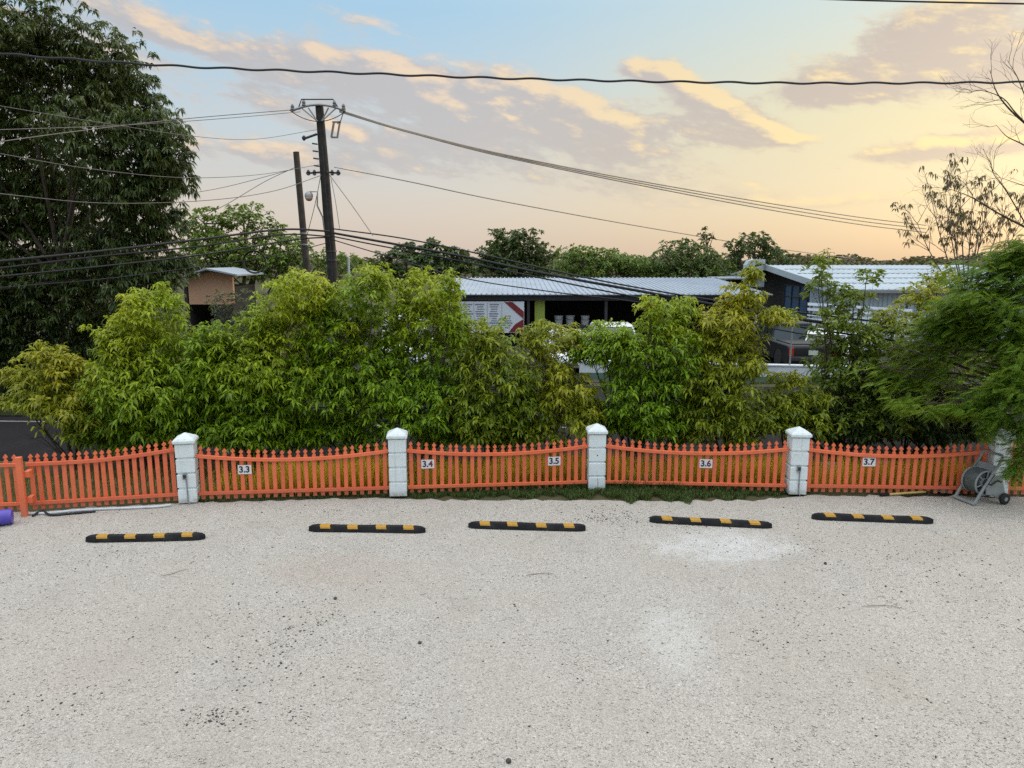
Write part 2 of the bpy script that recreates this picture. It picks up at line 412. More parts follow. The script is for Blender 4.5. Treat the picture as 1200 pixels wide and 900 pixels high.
# ================================================================== SETTING
def gravel_material():
    m = bpy.data.materials.new('gravel'); m.use_nodes = True; q = NT(m.node_tree)
    P = q.node('ShaderNodeNewGeometry').outputs['Position']
    v1 = q.node('ShaderNodeTexVoronoi', {'Vector': P, 'Scale': 88.0}, feature='F1')
    v2 = q.node('ShaderNodeTexVoronoi', {'Vector': P, 'Scale': 170.0}, feature='F1')
    s1 = q.node('ShaderNodeSeparateColor', {0: v1.outputs['Color']}); s2 = q.node('ShaderNodeSeparateColor', {0: v2.outputs['Color']})
    val = q.m('ADD', q.m('MULTIPLY', s1.outputs[0], 0.65), q.m('MULTIPLY', s2.outputs[1], 0.35))
    stone = q.ramp(val, [(0.0, (0.21, 0.187, 0.158)), (0.2, (0.36, 0.33, 0.285)), (0.5, (0.455, 0.42, 0.37)), (0.8, (0.545, 0.505, 0.45)), (1.0, (0.74, 0.70, 0.645))])
    # sparse dark chips among the stones
    dk = q.m('GREATER_THAN', s1.outputs[2], 0.98)
    patchn = q.noise(P, 0.8, 5, 0.65, 0.5)
    dkm = q.m('MULTIPLY', dk, q.smooth(patchn, 0.42, 0.62))
    stone = q.mix(dkm, stone, (0.07, 0.066, 0.06))
    v3 = q.node('ShaderNodeTexVoronoi', {'Vector': P, 'Scale': 30.0}, feature='F1')
    s3 = q.node('ShaderNodeSeparateColor', {0: v3.outputs['Color']})
    bigm = q.m('MULTIPLY', q.m('GREATER_THAN', s3.outputs[0], 0.88), q.smooth(v3.outputs['Distance'], 0.46, 0.34))
    stone = q.mix(q.m('MULTIPLY', bigm, 0.75), stone, q.ramp(s3.outputs[1], [(0, (0.30, 0.27, 0.23)), (0.5, (0.46, 0.42, 0.37)), (1, (0.70, 0.67, 0.62))]))
    # tyre tracks of cars that pulled into the bays
    sx = q.node('ShaderNodeSeparateXYZ', {0: P}).outputs
    wv = q.m('ADD', sx[0], q.m('MULTIPLY', q.m('SUBTRACT', q.noise(P, 0.35, 3, 0.5), 0.5), 2.4))
    trk = q.smooth(q.m('ABSOLUTE', q.m('SUBTRACT', q.m('FRACT', q.m('MULTIPLY', wv, 0.62)), 0.5)), 0.10, 0.26)
    trk = q.m('MULTIPLY', q.m('SUBTRACT', 1.0, trk), q.smooth(q.noise(P, 1.1, 6, 0.7), 0.42, 0.66))
    stone = q.mix(q.m('MULTIPLY', trk, 0.22), stone, (0.33, 0.30, 0.265))
    # broad soiling and rake marks
    n = q.noise(P, 0.45, 6, 0.6, 0.4)
    stone = q.mix(q.m('MULTIPLY', q.smooth(n, 0.42, 0.68), 0.30), stone, (0.40, 0.345, 0.285))
    n5 = q.noise(P, 2.6, 7, 0.7, 0.8)
    stone = q.mix(q.m('MULTIPLY', q.smooth(n5, 0.5, 0.72), 0.22), stone, (0.30, 0.275, 0.25))
    def blob(cx, cy, rx, ry, col, amt, c):
        sp = q.node('ShaderNodeSeparateXYZ', {0: P})
        a = q.m('DIVIDE', q.m('SUBTRACT', sp.outputs[0], cx), rx); b = q.m('DIVIDE', q.m('SUBTRACT', sp.outputs[1], cy), ry)
        r2 = q.m('ADD', q.m('MULTIPLY', a, a), q.m('MULTIPLY', b, b))
        nn = q.noise(P, 2.6, 10, 0.75, 0.3)
        f = q.smooth(q.m('ADD', r2, q.m('MULTIPLY', q.m('SUBTRACT', nn, 0.5), 4.0)), 1.9, -0.3)
        f = q.m('MULTIPLY', f, amt * 1.35); f = q.smooth(q.m('SUBTRACT', f, q.m('MULTIPLY', s2.outputs[2], 0.8)), -0.12, 0.35)
        return q.mix(q.m('MULTIPLY', f, 0.85), c, col)
    g1 = gnd(848, 640); g2 = gnd(790, 745); g3 = gnd(390, 668); g4 = gnd(60, 770)
    stone = blob(g1.x, g1.y, 1.05, 0.62, (0.66, 0.655, 0.64), 0.5, stone)
    stone = blob(g2.x, g2.y, 0.40, 0.85, (0.62, 0.61, 0.59), 0.35, stone)
    stone = blob(g3.x, g3.y, 1.0, 0.6, (0.42, 0.33, 0.27), 0.34, stone)
    stone = blob(g4.x, g4.y, 1.2, 1.6, (0.48, 0.39, 0.33), 0.2, stone)
    h = q.m('ADD', q.m('MULTIPLY', q.m('SUBTRACT', 1.0, v1.outputs['Distance']), 0.7), q.m('MULTIPLY', q.m('SUBTRACT', 1.0, v2.outputs['Distance']), 0.4))
    bp = q.node('ShaderNodeBump', {'Height': h, 'Strength': 0.8, 'Distance': 0.012})
    lo = q.noise(P, 3.0, 5, 0.6)
    bp2 = q.node('ShaderNodeBump', {'Height': lo, 'Strength': 0.35, 'Distance': 0.10, 'Normal': bp.outputs[0]})
    b = q.node('ShaderNodeBsdfPrincipled', {'Base Color': stone, 'Roughness': 0.95, 'Specular IOR Level': 0.05, 'Normal': bp2.outputs[0]})
    q.node('ShaderNodeOutputMaterial', {'Surface': b.outputs[0]})
    return m
M_gravel = gravel_material()
M_soil = pmat('soil', (0.10, 0.085, 0.05), 0.95, (0.06, 0.07, 0.03), 0.5, 0.8, 0.5, 12, coord='World', dirt=(0.05, 0.06, 0.02), dirt_amt=0.6, spec=0.05)
M_asphalt = pmat('asphalt', (0.025, 0.0235, 0.025), 0.85, (0.018, 0.0175, 0.018), 0.7, 0.7, 0.3, 70, coord='World', dirt=(0.045, 0.042, 0.042), dirt_amt=0.5, spec=0.05)
M_verge = pmat('verge_turf', (0.025, 0.036, 0.013), 0.95, (0.036, 0.034, 0.018), 1.4, 0.7, 0.6, 25, coord='World', spec=0.05)
M_line = pmat('road_paint', (0.26, 0.255, 0.245), 0.7, (0.12, 0.118, 0.115), 3, 0.8, coord='World', spec=0.05)
M_forecourt = pmat('forecourt', (0.07, 0.067, 0.064), 0.9, (0.05, 0.048, 0.046), 0.6, 0.7, 0.3, 40, coord='World', spec=0.05)

rng0 = np.random.default_rng(5)
sheet('ground', [(-900, -60), (900, -60), (900, 1500), (-900, 1500)], -0.02, M_soil)

FP = [(-8.6, 11.75), (-7.82, 11.84), (-5.51, 12.34), (-1.99, 12.70), (1.51, 13.05), (5.01, 12.80), (8.44, 12.66), (11.9, 12.5)]   # fence line
def fence_y(x):
    return float(np.interp(x, [p[0] for p in FP], [p[1] for p in FP]))
edge = []
for x in np.arange(-14, 14.01, 0.12):
    off = float(np.interp(x, [-14, -7.8, -5, -2.4, -1.2, 1.3, 2.0, 4.2, 5.2, 14], [-0.02, 0.0, -0.08, -0.12, -0.38, -0.62, -0.70, -0.45, -0.12, -0.02]))
    y = (fence_y(x) if x > -8.6 else 11.7) + off + float(rng0.normal(0, 0.035))
    edge.append((float(x), y))
sheet('gravel_lot', [(-14, -8), (14, -8)] + edge[::-1], 0.0, M_gravel)
sheet('road', [(-120, 16.4), (-9, 15.0), (9, 14.9), (120, 14.4), (120, 23.4), (7, 24.0), (2.0, 24.2), (-120, 24.5)], -0.004, M_asphalt)
sheet('verge', [(-120, 20.5), (-12.5, 19.35), (-4.5, 20.6), (-2.5, 22.3), (-2.5, 25.4), (-120, 60)], 0.02, M_verge)
sheet('forecourt', [(-2.4, 24.9), (40, 24.0), (60, 60), (-12, 60), (-9, 30)], 0.002, M_forecourt)
p0, p1 = gnd(-40, 494), gnd(14, 492.5)
for i, (xa, xb) in enumerate([(-22.0, -11.4), (-9.6, -6.6), (-4.6, -1.6), (0.4, 3.4), (5.4, 8.4), (10.4, 13.4), (15.4, 18.4)]):
    ya = 18.6 - (xa + 11) * 0.05; yb = 18.6 - (xb + 11) * 0.05
    sheet('road_marking', [(xa, ya), (xb, yb), (xb, yb + 0.12), (xa, ya + 0.12)], 0.0, M_line)

# low block wall along the far side of the road, with slim pipe posts on it
M_wallpaint = pmat('pale_wall_paint', (0.60, 0.63, 0.66), 0.7, (0.48, 0.50, 0.52), 2.0, 0.6, 0.15, 50, coord='World', dirt=(0.30, 0.30, 0.28), dirt_amt=0.4)
M_wallbase = pmat('green_skirting', (0.10, 0.17, 0.13), 0.8, (0.07, 0.10, 0.08), 2.0, 0.6, coord='World')
def low_wall(x0, y0, x1, y1, h, label):
    L = math.hypot(x1 - x0, y1 - y0); a = math.atan2(y1 - y0, x1 - x0)
    rt = thing('low_wall', label, 'wall', ((x0 + x1) / 2, (y0 + y1) / 2, 0), a, 'low pale walls across the road')
    MB().box((0, 0, h / 2 + 0.09), (L, 0.2, h - 0.18)).build('wall', M_wallpaint, rt)
    MB().box((0, 0, 0.09), (L + 0.02, 0.23, 0.19)).build('skirting', M_wallbase, rt)
    MB().box((0, 0, h + 0.025), (L + 0.06, 0.27, 0.05)).build('coping', M_wallpaint, rt, bevel=0.008)
    return rt
low_wall(2.35, 25.9, 3.45, 25.85, 0.55, 'short pale low wall showing between leafy shrubs below the white pickup')
low_wall(6.6, 25.3, 12.5, 24.3, 0.55, 'long pale low wall across the road in front of the black pickup')
def pipe_post(x, y, z0, h):
    o = MB().tube([(0, 0, 0), (0.02, 0, h)], 0.028, 8).build('pipe_post', M_metal, None, 60, loc=(x, y, z0)); return o
tag(pipe_post(9.25, 24.78, 0.55, 1.75), 'slim grey pipe post standing on the long low wall beside the black pickup', 'post')
tag(pipe_post(2.95, 25.88, 0.55, 0.8), 'short slim pipe post standing on the short low wall', 'post')

# ------------------------------------------------------------------ open shed / workshop across the road
M_tin = pmat('tin_roof', (0.38, 0.43, 0.49), 0.5, (0.29, 0.33, 0.38), 0.8, 0.7, metal=0.25, coord='World', dirt=(0.30, 0.29, 0.29), dirt_amt=0.35)
M_tin_white = pmat('white_tin', (0.45, 0.51, 0.55), 0.5, (0.37, 0.42, 0.46), 0.8, 0.6, metal=0.15, coord='World', dirt=(0.40, 0.38, 0.36), dirt_amt=0.3)
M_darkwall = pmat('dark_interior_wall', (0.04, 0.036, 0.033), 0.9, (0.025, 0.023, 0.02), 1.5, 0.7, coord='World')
M_steel_dark = pmat('dark_steel', (0.035, 0.036, 0.04), 0.6, (0.06, 0.055, 0.05), 3, 0.6)
M_ltgreen = pmat('yellow_green_paint', (0.36, 0.44, 0.07), 0.7, (0.28, 0.34, 0.07), 3, 0.6, coord='World')
M_redbrown = pmat('red_brown_paint', (0.10, 0.028, 0.02), 0.7, None, 3, 0.5)
M_red = pmat('banner_red', (0.15, 0.018, 0.022), 0.6, (0.26, 0.03, 0.03), 3, 0.5)
M_banner = pmat('banner_vinyl', (0.62, 0.65, 0.70), 0.5, (0.54, 0.57, 0.62), 2, 0.6)
M_bannertext = pmat('banner_text_grey', (0.24, 0.26, 0.30), 0.6)
M_blueglass = pmat('blue_panel', (0.03, 0.095, 0.20), 0.25, (0.02, 0.05, 0.10), 2, 0.6)
M_bucket = pmat('white_plastic', (0.50, 0.51, 0.52), 0.45, None, 6, 0.4)
M_timber = pmat('old_timber', (0.11, 0.09, 0.065), 0.8, (0.06, 0.05, 0.04), 3, 0.7)

def corrugated(mb, x0, x1, ya, za, yb, zb, pitch=0.2, amp=0.022, thick=0.03, xs=None):
    """sheet between eave line (ya,za) and ridge line (yb,zb), ribs running up the slope."""
    n = int((x1 - x0) / pitch); vs = []; fs = []
    prof = []
    for i in range(n):
        x = x0 + i * pitch
        prof += [(x, 0), (x + pitch * 0.62, 0), (x + pitch * 0.72, amp), (x + pitch * 0.9, amp)]
    prof.append((x1, 0))
    k = len(prof)
    sh = xs or (0, 0)
    for (y, z, lo, dxx) in ((ya, za, 0, sh[0]), (yb, zb, 0, sh[1]), (ya, za - thick, 1, sh[0]), (yb, zb - thick, 1, sh[1])):
        for x, h in prof: vs.append((x + dxx, y, z + (0 if lo else h)))
    for i in range(k - 1):
        fs.append((i, i + 1, k + i + 1, k + i)); fs.append((2 * k + i, 3 * k + i, 3 * k + i + 1, 2 * k + i + 1))
        fs.append((i, 2 * k + i, 2 * k + i + 1, i + 1)); fs.append((k + i, k + i + 1, 3 * k + i + 1, 3 * k + i))
    fs += [(0, k, 3 * k, 2 * k), (k - 1, 3 * k - 1, 4 * k - 1, 2 * k - 1)]
    mb.add(vs, fs)

SX0, SX1, SY0, SY1 = -3.5, 11.75, 34.0, 44.0
shed = thing('workshop_shed', 'long open fronted workshop with a low grey corrugated tin roof across the road', 'building', (0, 0, 0))
mb = MB(); corrugated(mb, SX0, SX1, SY0, 2.50, SY1, 2.98, 0.24, 0.045); mb.build('roof', M_tin, shed)
MB().box(((SX0 + SX1) / 2, SY1 + 0.05, 2.97), (SX1 - SX0 + 0.3, 0.34, 0.08)).build('ridge_cap', M_steel_dark, shed)
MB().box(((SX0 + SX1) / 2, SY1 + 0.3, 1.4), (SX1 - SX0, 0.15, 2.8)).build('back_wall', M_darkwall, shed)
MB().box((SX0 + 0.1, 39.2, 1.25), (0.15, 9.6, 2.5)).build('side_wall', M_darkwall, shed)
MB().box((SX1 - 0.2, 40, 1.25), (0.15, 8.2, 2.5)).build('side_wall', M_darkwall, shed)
MB().box(((SX0 + SX1) / 2, 34.35, 2.33), (SX1 - SX0 - 0.3, 0.12, 0.24)).build('fascia_beam', M_steel_dark, shed)
for x in (-3.2, 0.75, 4.3, 7.9, 11.3):
    MB().box((x, 34.45, 1.1), (0.12, 0.12, 2.2)).build('post', M_steel_dark, shed)
for y in (36.5, 39.0, 41.5):
    MB().box(((SX0 + SX1) / 2, y, 2.42 + (y - 34) * 0.048), (SX1 - SX0 - 0.5, 0.06, 0.1)).build('purlin', M_steel_dark, shed)
# inner partition with the yellow-green column and its dark red plinth
MB().box((1.28, 34.9, 1.5), (0.46, 0.4, 1.64)).build('column', M_ltgreen, shed)
MB().box((1.36, 34.7, 0.35), (0.6, 0.7, 0.66)).build('plinth', M_redbrown, shed)
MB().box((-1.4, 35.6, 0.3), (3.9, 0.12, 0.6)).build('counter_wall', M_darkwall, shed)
# elbow vent on the right end of the roof
vp = [(14.2, 2.75), (14.2, 4.05), (14.35, 4.32), (14.65, 4.40), (15.3, 4.40), (15.3, 4.12), (14.75, 4.10), (14.62, 3.95), (14.62, 3.55), (15.3, 3.5), (15.3, 2.75)]
mb = MB(); mb.prism([(x - 0.2, z - 0.35) for x, z in vp], Matrix.Translation((0.1, 46, 0)), 0.7)
mb.build('roof_vent', M_tin_white, shed)
MB().box((13.6, 46.4, 2.92), (2.9, 1.8, 0.1)).build('vent_base', M_tin_white, shed)

# price board under the eave: white panels with unreadable lines of text and a red slash
bd = thing('price_board', 'white banner board with grey text columns and a red slash under the workshop eave', 'sign', (0, 34.2, 0))
bx0, bx1, bz0, bz1 = -2.35, 0.55, 0.75, 2.17
MB().box(((bx0 + bx1) / 2, 0, (bz0 + bz1) / 2), (bx1 - bx0, 0.05, bz1 - bz0)).build('board', M_banner, bd)
rr = random.Random(4); mb = MB()
for cx in (-2.0, -1.45, -0.82, -0.2):
    for k in range(11):
        z = bz1 - 0.13 - k * 0.105
        if cx > -0.4 and (k < 5): continue
        wd = rr.uniform(0.22, 0.40) if k % 4 else 0.42
        mb.box((cx + rr.uniform(-0.03, 0.03), -0.03, z), (wd, 0.012, 0.045 if k % 4 else 0.06))
mb.build('text_lines', M_bannertext, bd)
mb = MB()
for x in (-1.74, -1.12, -0.46): mb.box((x, -0.03, 1.46), (0.035, 0.014, 1.3))
mb.build('column_rules', M_tin_white, bd)
mb = MB(); mb.prism([(-0.35, 2.15), (0.02, 2.15), (0.53, 1.72), (0.53, 1.38)], Matrix.Translation((0, -0.034, 0)), 0.02)
mb.prism([(0.53, 1.38), (0.53, 0.78), (-0.15, 0.78), (0.15, 1.15)], Matrix.Translation((0, -0.032, 0)), 0.02)
mb.build('red_slash', M_red, bd)

# workbench with white buckets seen in the dark bay
wb = thing('workbench', 'timber workbench in the dark bay of the workshop', 'workbench', (2.75, 35.6, 0))
MB().box((0, 0, 0.95), (2.0, 0.7, 0.07)).build('tabletop', M_timber, wb)
MB().box((0, -0.3, 0.7), (1.5, 0.04, 0.40)).build('front_board', M_timber, wb)
for sx in (-0.92, 0.92):
    for sy in (-0.28, 0.28): MB().box((sx, sy, 0.457), (0.08, 0.08, 0.914)).build('leg', M_timber, wb)
bk0 = None
BK = [(2.2, 35.5, 'white bucket at the left end of the workbench row', 0.0), (2.75, 35.6, 'white bucket between two others on the workbench', 0.0), (3.45, 35.5, 'white bucket at the right end of the workbench row', 0.0)]
for x, y, lb, _ in BK:
    if bk0 is None:
        bk0 = thing('bucket', lb, 'bucket', (x, y, 0.985), group='white buckets on the workbench')
        mb = MB(); mb.lathe([(0.155, 0), (0.175, 0.02), (0.205, 0.42)], Matrix(), 16); mb.build('body', M_bucket, bk0, 40)
        mb = MB(); mb.lathe([(0.215, 0.405), (0.22, 0.43), (0.215, 0.45), (0.19, 0.455)], Matrix(), 16); mb.build('lid', M_bucket, bk0, 40)
        mb = MB(); mb.tube([(0.21 * math.cos(a), -0.06 - 0.15 * math.sin(a), 0.38 - 0.12 * math.sin(a)) for a in np.linspace(0, PI, 11)], 0.006, 5); mb.build('handle', M_dark_metal, bk0)
    else:
        c = copy_tree(bk0); c.location = (x, y, 0.985); c['label'] = lb

# ------------------------------------------------------------------ white tin building on the right
GX, GY0, GY1 = 15.7, 36.0, 56.0
barn = thing('tin_building', 'white corrugated building with a wide pitched roof behind the shrubs on the right', 'building', (0, 0, 0))
mb = MB(); corrugated(mb, GX - 0.3, 27.5, GY0 - 0.4, 2.66, 46, 3.68, 0.3, 0.03); mb.build('roof', M_tin_white, barn)
mb = MB(); corrugated(mb, GX - 0.3, 27.5, GY1 + 0.4, 2.66, 46.02, 3.68, 0.3, 0.03); mb.build('roof', M_tin_white, barn)
mb = MB()
for k in range(1, 5):
    y = GY0 - 0.4 + k * 2.05; z = 2.66 + (y - GY0 + 0.4) * (1.02 / 10.4)
    mb.box((21.6, y, z + 0.02), (11.8, 0.05, 0.05))
mb.build('lap_strips', M_metal, barn)
for (ya, za, yb, zb) in ((GY0 - 0.42, 2.60, 46, 3.62), (GY1 + 0.42, 2.60, 46, 3.62)):
    L = math.hypot(yb - ya, zb - za); rot = Matrix.Rotation(math.atan2(zb - za, yb - ya), 3, 'X')
    MB().box((GX - 0.36, (ya + yb) / 2, (za + zb) / 2 - 0.05), (0.06, L, 0.34), rot).build('verge_board', M_tin_white, barn)
mb = MB()
n = int((27.2 - GX) / 0.22)
for i in range(n):
    x = GX + 0.05 + i * 0.22
    mb.box((x + 0.06, GY0 + 0.03, 1.2), (0.15, 0.06, 2.76)); mb.box((x + 0.17, GY0 + 0.045, 1.2), (0.07, 0.04, 2.7))
mb.build('front_wall', M_tin_white, barn)
mb = MB()
for i in range(17):
    y = GY0 + 0.1 + i * 0.22
    hh = 2.55 + (y - GY0) * 0.0985
    mb.box((GX + 0.02, y + 0.06, hh / 2), (0.06, 0.15, hh)); mb.box((GX + 0.035, y + 0.17, hh / 2 - 0.02), (0.04, 0.07, hh - 0.05))
mb.build('gable_cladding', M_tin_white, barn)
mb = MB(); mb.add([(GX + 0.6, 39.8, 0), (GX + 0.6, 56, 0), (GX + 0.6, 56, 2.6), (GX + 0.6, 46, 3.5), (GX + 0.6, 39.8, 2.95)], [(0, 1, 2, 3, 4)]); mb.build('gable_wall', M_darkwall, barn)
MB().box((27.2, 46, 1.3), (0.12, 19.8, 2.6)).build('end_wall', M_tin_white, barn)
MB().box((21.5, 56, 1.3), (11.4, 0.12, 2.6)).build('back_wall', M_tin_white, barn)
win = MB().box((GX + 0.5, 42.4, 1.45), (0.08, 4.8, 2.2)).build('window', M_blueglass, barn)
mb = MB()
for y in (40.05, 41.2, 42.4, 43.6, 44.75): mb.box((GX + 0.44, y, 1.45), (0.06, 0.06, 2.24))
for z in (0.33, 1.15, 1.9, 2.57): mb.box((GX + 0.436, 42.4, z), (0.05, 4.86, 0.05))
mb.build('frame', M_steel_dark, win)
MB().box((21.5, GY0 - 0.45, 2.56), (12.0, 0.12, 0.14)).build('gutter', M_metal, barn)

# louvred white screen leaning in front of it
sc_ = thing('slatted_screen', 'white horizontal slats half hidden by shrubs below the white tin building', 'screen', (15.0, 32.5, 0), R(-4))
mb = MB()
for k in range(9):
    mb.box((0, 0, 0.25 + k * 0.22), (4.4, 0.04, 0.13), Matrix.Rotation(R(3.5), 3, 'Y') @ Matrix.Rotation(R(-25), 3, 'X'))
mb.build('slats', M_tin_white, sc_)
for x in (-2.0, 0, 2.0): MB().box((x, 0.08, 1.1), (0.08, 0.06, 2.2)).build('post', M_steel_dark, sc_)

# ------------------------------------------------------------------ peach house at the left
M_peach = pmat('peach_render', (0.58, 0.33, 0.21), 0.8, (0.50, 0.29, 0.19), 0.6, 0.6, 0.0, 30, coord='World', dirt=(0.34, 0.22, 0.15), dirt_amt=0.25)
hs = thing('peach_house', 'peach rendered house with a shallow grey gable roof and dark carport behind the shrubs', 'house', (0, 0, 0))
hx0, hx1, hy = -14.6, -12.75, 34.0
pk = at(246, 314, hy); ev = at(272, 320, hy); el_ = at(222, 323, hy)
wz = pk.z - 0.12
mb = MB(); prof = [(hx0, 2.05), (hx1 + 0.2, 2.05), (hx1 + 0.2, ev.z - 0.1), (pk.x, pk.z - 0.16), (hx0, el_.z - 0.2)]
mb.prism(prof, Matrix.Translation((0, hy + 0.1, 0)), 0.2); mb.build('wall', M_peach, hs)
mb = MB(); mb.box((hx0 - 0.1 + 0.05, hy + 1.5, 1.4), (0.2, 3, 2.9)); mb.box((hx1 - 0.25, hy + 0.1, 1.02), (0.8, 0.2, 2.05)); mb.box((hx1 + 0.05, hy + 1.6, 1.4), (0.2, 2.8, 2.9)); mb.box((-13.6, hy + 3, 1.4), (2.0, 0.2, 2.9)); mb.build('carport_wall', M_darkwall, hs)
for sgn, (ex, ez) in ((-1, (el_.x - 0.35, el_.z - 0.06)), (1, (ev.x + 0.4, ev.z - 0.05))):
    mb = MB(); a = (pk.x, pk.z); b = (ex, ez)
    mb.prism([a, b, (b[0], b[1] - 0.07), (a[0], a[1] - 0.07)], Matrix.Translation((0, hy + 1.3, 0)), 3.6); mb.build('roof', M_tin, hs)

# thin white pole far behind the utility pole
tag(MB().tube([(0, 0, 0), (0, 0, 4.1)], 0.055, 8).build('thin_pole', M_tin_white, None, 60, loc=(at(409, 320, 38).x, 38, 0)), 'thin white pole rising behind the shrubs right of the black utility pole', 'pole')

# ================================================================== POLES AND WIRES
PB = at(374, 122, 22); PZ = PB.z
pole_base = Vector((at(393, 335, 22).x + 0.09, 22, 0))
up_ = thing('utility_pole', 'tall black wooden utility pole leaning left with a crossarm and insulators on top', 'utility pole', pole_base)
top = Vector((PB.x, 22, PZ)) - pole_base
def onp(z): return top * (z / top.z)
MB().tube([onp(-0.3), onp(2.5), onp(5.5), onp(top.z)], [0.165, 0.155, 0.138, 0.11], 14).build('pole', M_wood_black, up_, 60)
mb = MB()
zc = top.z - 0.14
mb.tube([onp(zc) + Vector((x, -0.13, 0.10 - 0.17 * (x / 0.75) ** 2)) for x in np.linspace(-0.75, 0.75, 13)], 0.035, 8)
mb.build('crossarm', M_metal, up_, 60)
mb = MB(); mb.tube([onp(zc) + Vector((x, -0.13, z)) for x, z in ((-0.55, 0.02), (-0.46, 0.24), (0.42, 0.24), (0.55, 0.02))], 0.018, 6); mb.build('jumper_wire', M_cable, up_, 60)
mb = MB(); mb.tube([onp(zc) + Vector((x, -0.15, -0.05 - 0.30 * (1 - (x / 0.8) ** 2))) for x in np.linspace(-0.8, 0.75, 15)], 0.012, 6); mb.build('jumper_wire', M_cable, up_, 60)
for x in (-0.48, -0.28, 0.28, 0.5):
    mb = MB(); mb.tube([onp(zc - 0.34) + Vector((0.06 * (1 if x > 0 else -1), -0.12, 0)), onp(zc) + Vector((x, -0.12, 0.02))], 0.02, 6); mb.build('brace', M_metal, up_, 60)
for x in (-0.72, -0.4, 0.45, 0.7):
    mb = MB(); mb.lathe([(0.03, -0.02), (0.06, 0.0), (0.06, 0.03), (0.035, 0.05), (0.055, 0.07), (0.05, 0.10), (0.02, 0.15)], Matrix.Translation(onp(zc) + Vector((x, -0.13, 0.10 - 0.17 * (x / 0.75) ** 2 + 0.02))), 10); mb.build('insulator', M_ceramic, up_, 60)
cut = MB().tube([onp(zc) + Vector((0.72, -0.15, -0.05)), onp(zc) + Vector((0.62, -0.17, -0.33)), onp(zc - 0.42) + Vector((0.50, -0.17, 0))], 0.012, 6).build('fuse_cutout', M_cable, up_)
mb = MB(); q0 = onp(zc - 0.58)
mb.box(q0 + Vector((0.36, -0.17, 0)), (0.05, 0.06, 0.40), Matrix.Rotation(R(12), 3, 'Y')); mb.box(q0 + Vector((0.53, -0.17, 0.02)), (0.045, 0.05, 0.40), Matrix.Rotation(R(12), 3, 'Y'))
mb.box(q0 + Vector((0.48, -0.17, 0.21)), (0.24, 0.05, 0.04)); mb.box(q0 + Vector((0.41, -0.17, -0.2)), (0.2, 0.05, 0.04))
mb.build('fuse_body', M_ceramic, cut)
mb = MB(); mb.tube([onp(zc - 0.68) + Vector((-0.1, -0.1, 0)), onp(zc - 0.80) + Vector((-0.42, -0.16, 0))], 0.035, 6); mb.lathe([(0.02, -0.05), (0.06, 0), (0.06, 0.05), (0.02, 0.09)], Matrix.Translation(onp(zc - 0.82) + Vector((-0.46, -0.17, 0))), 8); mb.build('guy_bracket', M_dark_metal, up_)
for k in range(4):
    mb = MB(); mb.tube([onp(zc - 0.95 - 0.2 * k) + Vector((-0.12, -0.06, 0)), onp(zc - 0.95 - 0.2 * k) + Vector((-0.27, -0.08, 0.02))], 0.022, 6); mb.build('step_bolt', M_dark_metal, up_)
for sx in (-1, 1):
    mb = MB(); z1 = onp(top.z - 1.86)
    mb.tube([z1 + Vector((sx * 0.1, -0.12, 0)), z1 + Vector((sx * 0.48, -0.16, -0.03))], 0.03, 6)
    for x in (0.25, 0.42):
        mb.lathe([(0.02, -0.09), (0.055, -0.07), (0.032, -0.03), (0.055, 0.0), (0.025, 0.06)], Matrix.Translation(z1 + Vector((sx * x, -0.16, 0))), 8)
    mb.build('insulator_rack', M_dark_metal, up_, 50)
mb = MB()
for z in (3.35, 4.05, 4.3): mb.tube([onp(z - 0.03), onp(z + 0.03)], 0.162, 14)
mb.build('pole_band', M_dark_metal, up_, 50)
mb = MB(); mb.tube([onp(1.2 + 0.6 * k) + Vector((0.02 + 0.01 * (k % 2), -0.168 + 0.005 * k, 0)) for k in range(11)], 0.014, 6); mb.build('ground_wire', M_dark_metal, up_)

# street lamp carried by the pole
lp = onp(PZ - 3.1) + pole_base
lampc = at(362, 231, 21.75)
sl = thing('street_lamp', 'round glass street lamp on a curved arm fixed to the black utility pole', 'street lamp', lp)
rel = lampc - lp
MB().tube([Vector((-0.1, -0.1, -0.35)), Vector((-0.12, -0.16, 0.0)), Vector((-0.25, -0.2, 0.32)), rel + Vector((0.25, 0, 0.15)), rel + Vector((0.02, 0, 0.15))], 0.022, 8).build('lamp_arm', M_metal, sl, 60)
mb = MB(); mb.lathe([(0.04, 0.16), (0.08, 0.12), (0.115, 0.08), (0.12, 0.02)], Matrix.Translation(rel), 14); mb.build('lamp_hood', M_metal, sl, 60)
M_lampglass = pmat('frosted_glass', (0.50, 0.24, 0.12), 0.3, (0.70, 0.64, 0.60), 6, 0.8)
mb = MB(); mb.lathe([(0.115, 0.02), (0.105, -0.04), (0.075, -0.09), (0.025, -0.11)], Matrix.Translation(rel), 14); mb.build('lamp_glass', M_lampglass, sl, 60)

SB = at(347, 178, 28)
sp2 = thing('utility_pole', 'shorter brown wooden pole standing behind and left of the black utility pole', 'utility pole', (at(357, 308, 28).x + 0.25, 28, 0))
mb = MB(); mb.tube([(0, 0, -0.2), Vector((SB.x, 28, SB.z)) - sp2.location], [0.15, 0.11], 12); mb.build('pole', M_wood_grey, sp2, 60)
mb = MB()
for z in (4.6, 5.0): 
    f = z / SB.z; pz = (Vector((SB.x, 28, SB.z)) - sp2.location) * f
    mb.tube([pz - Vector((0, 0, 0.03)), pz + Vector((0, 0, 0.03))], 0.143, 12)
mb.build('pole_band', M_metal, sp2, 50)

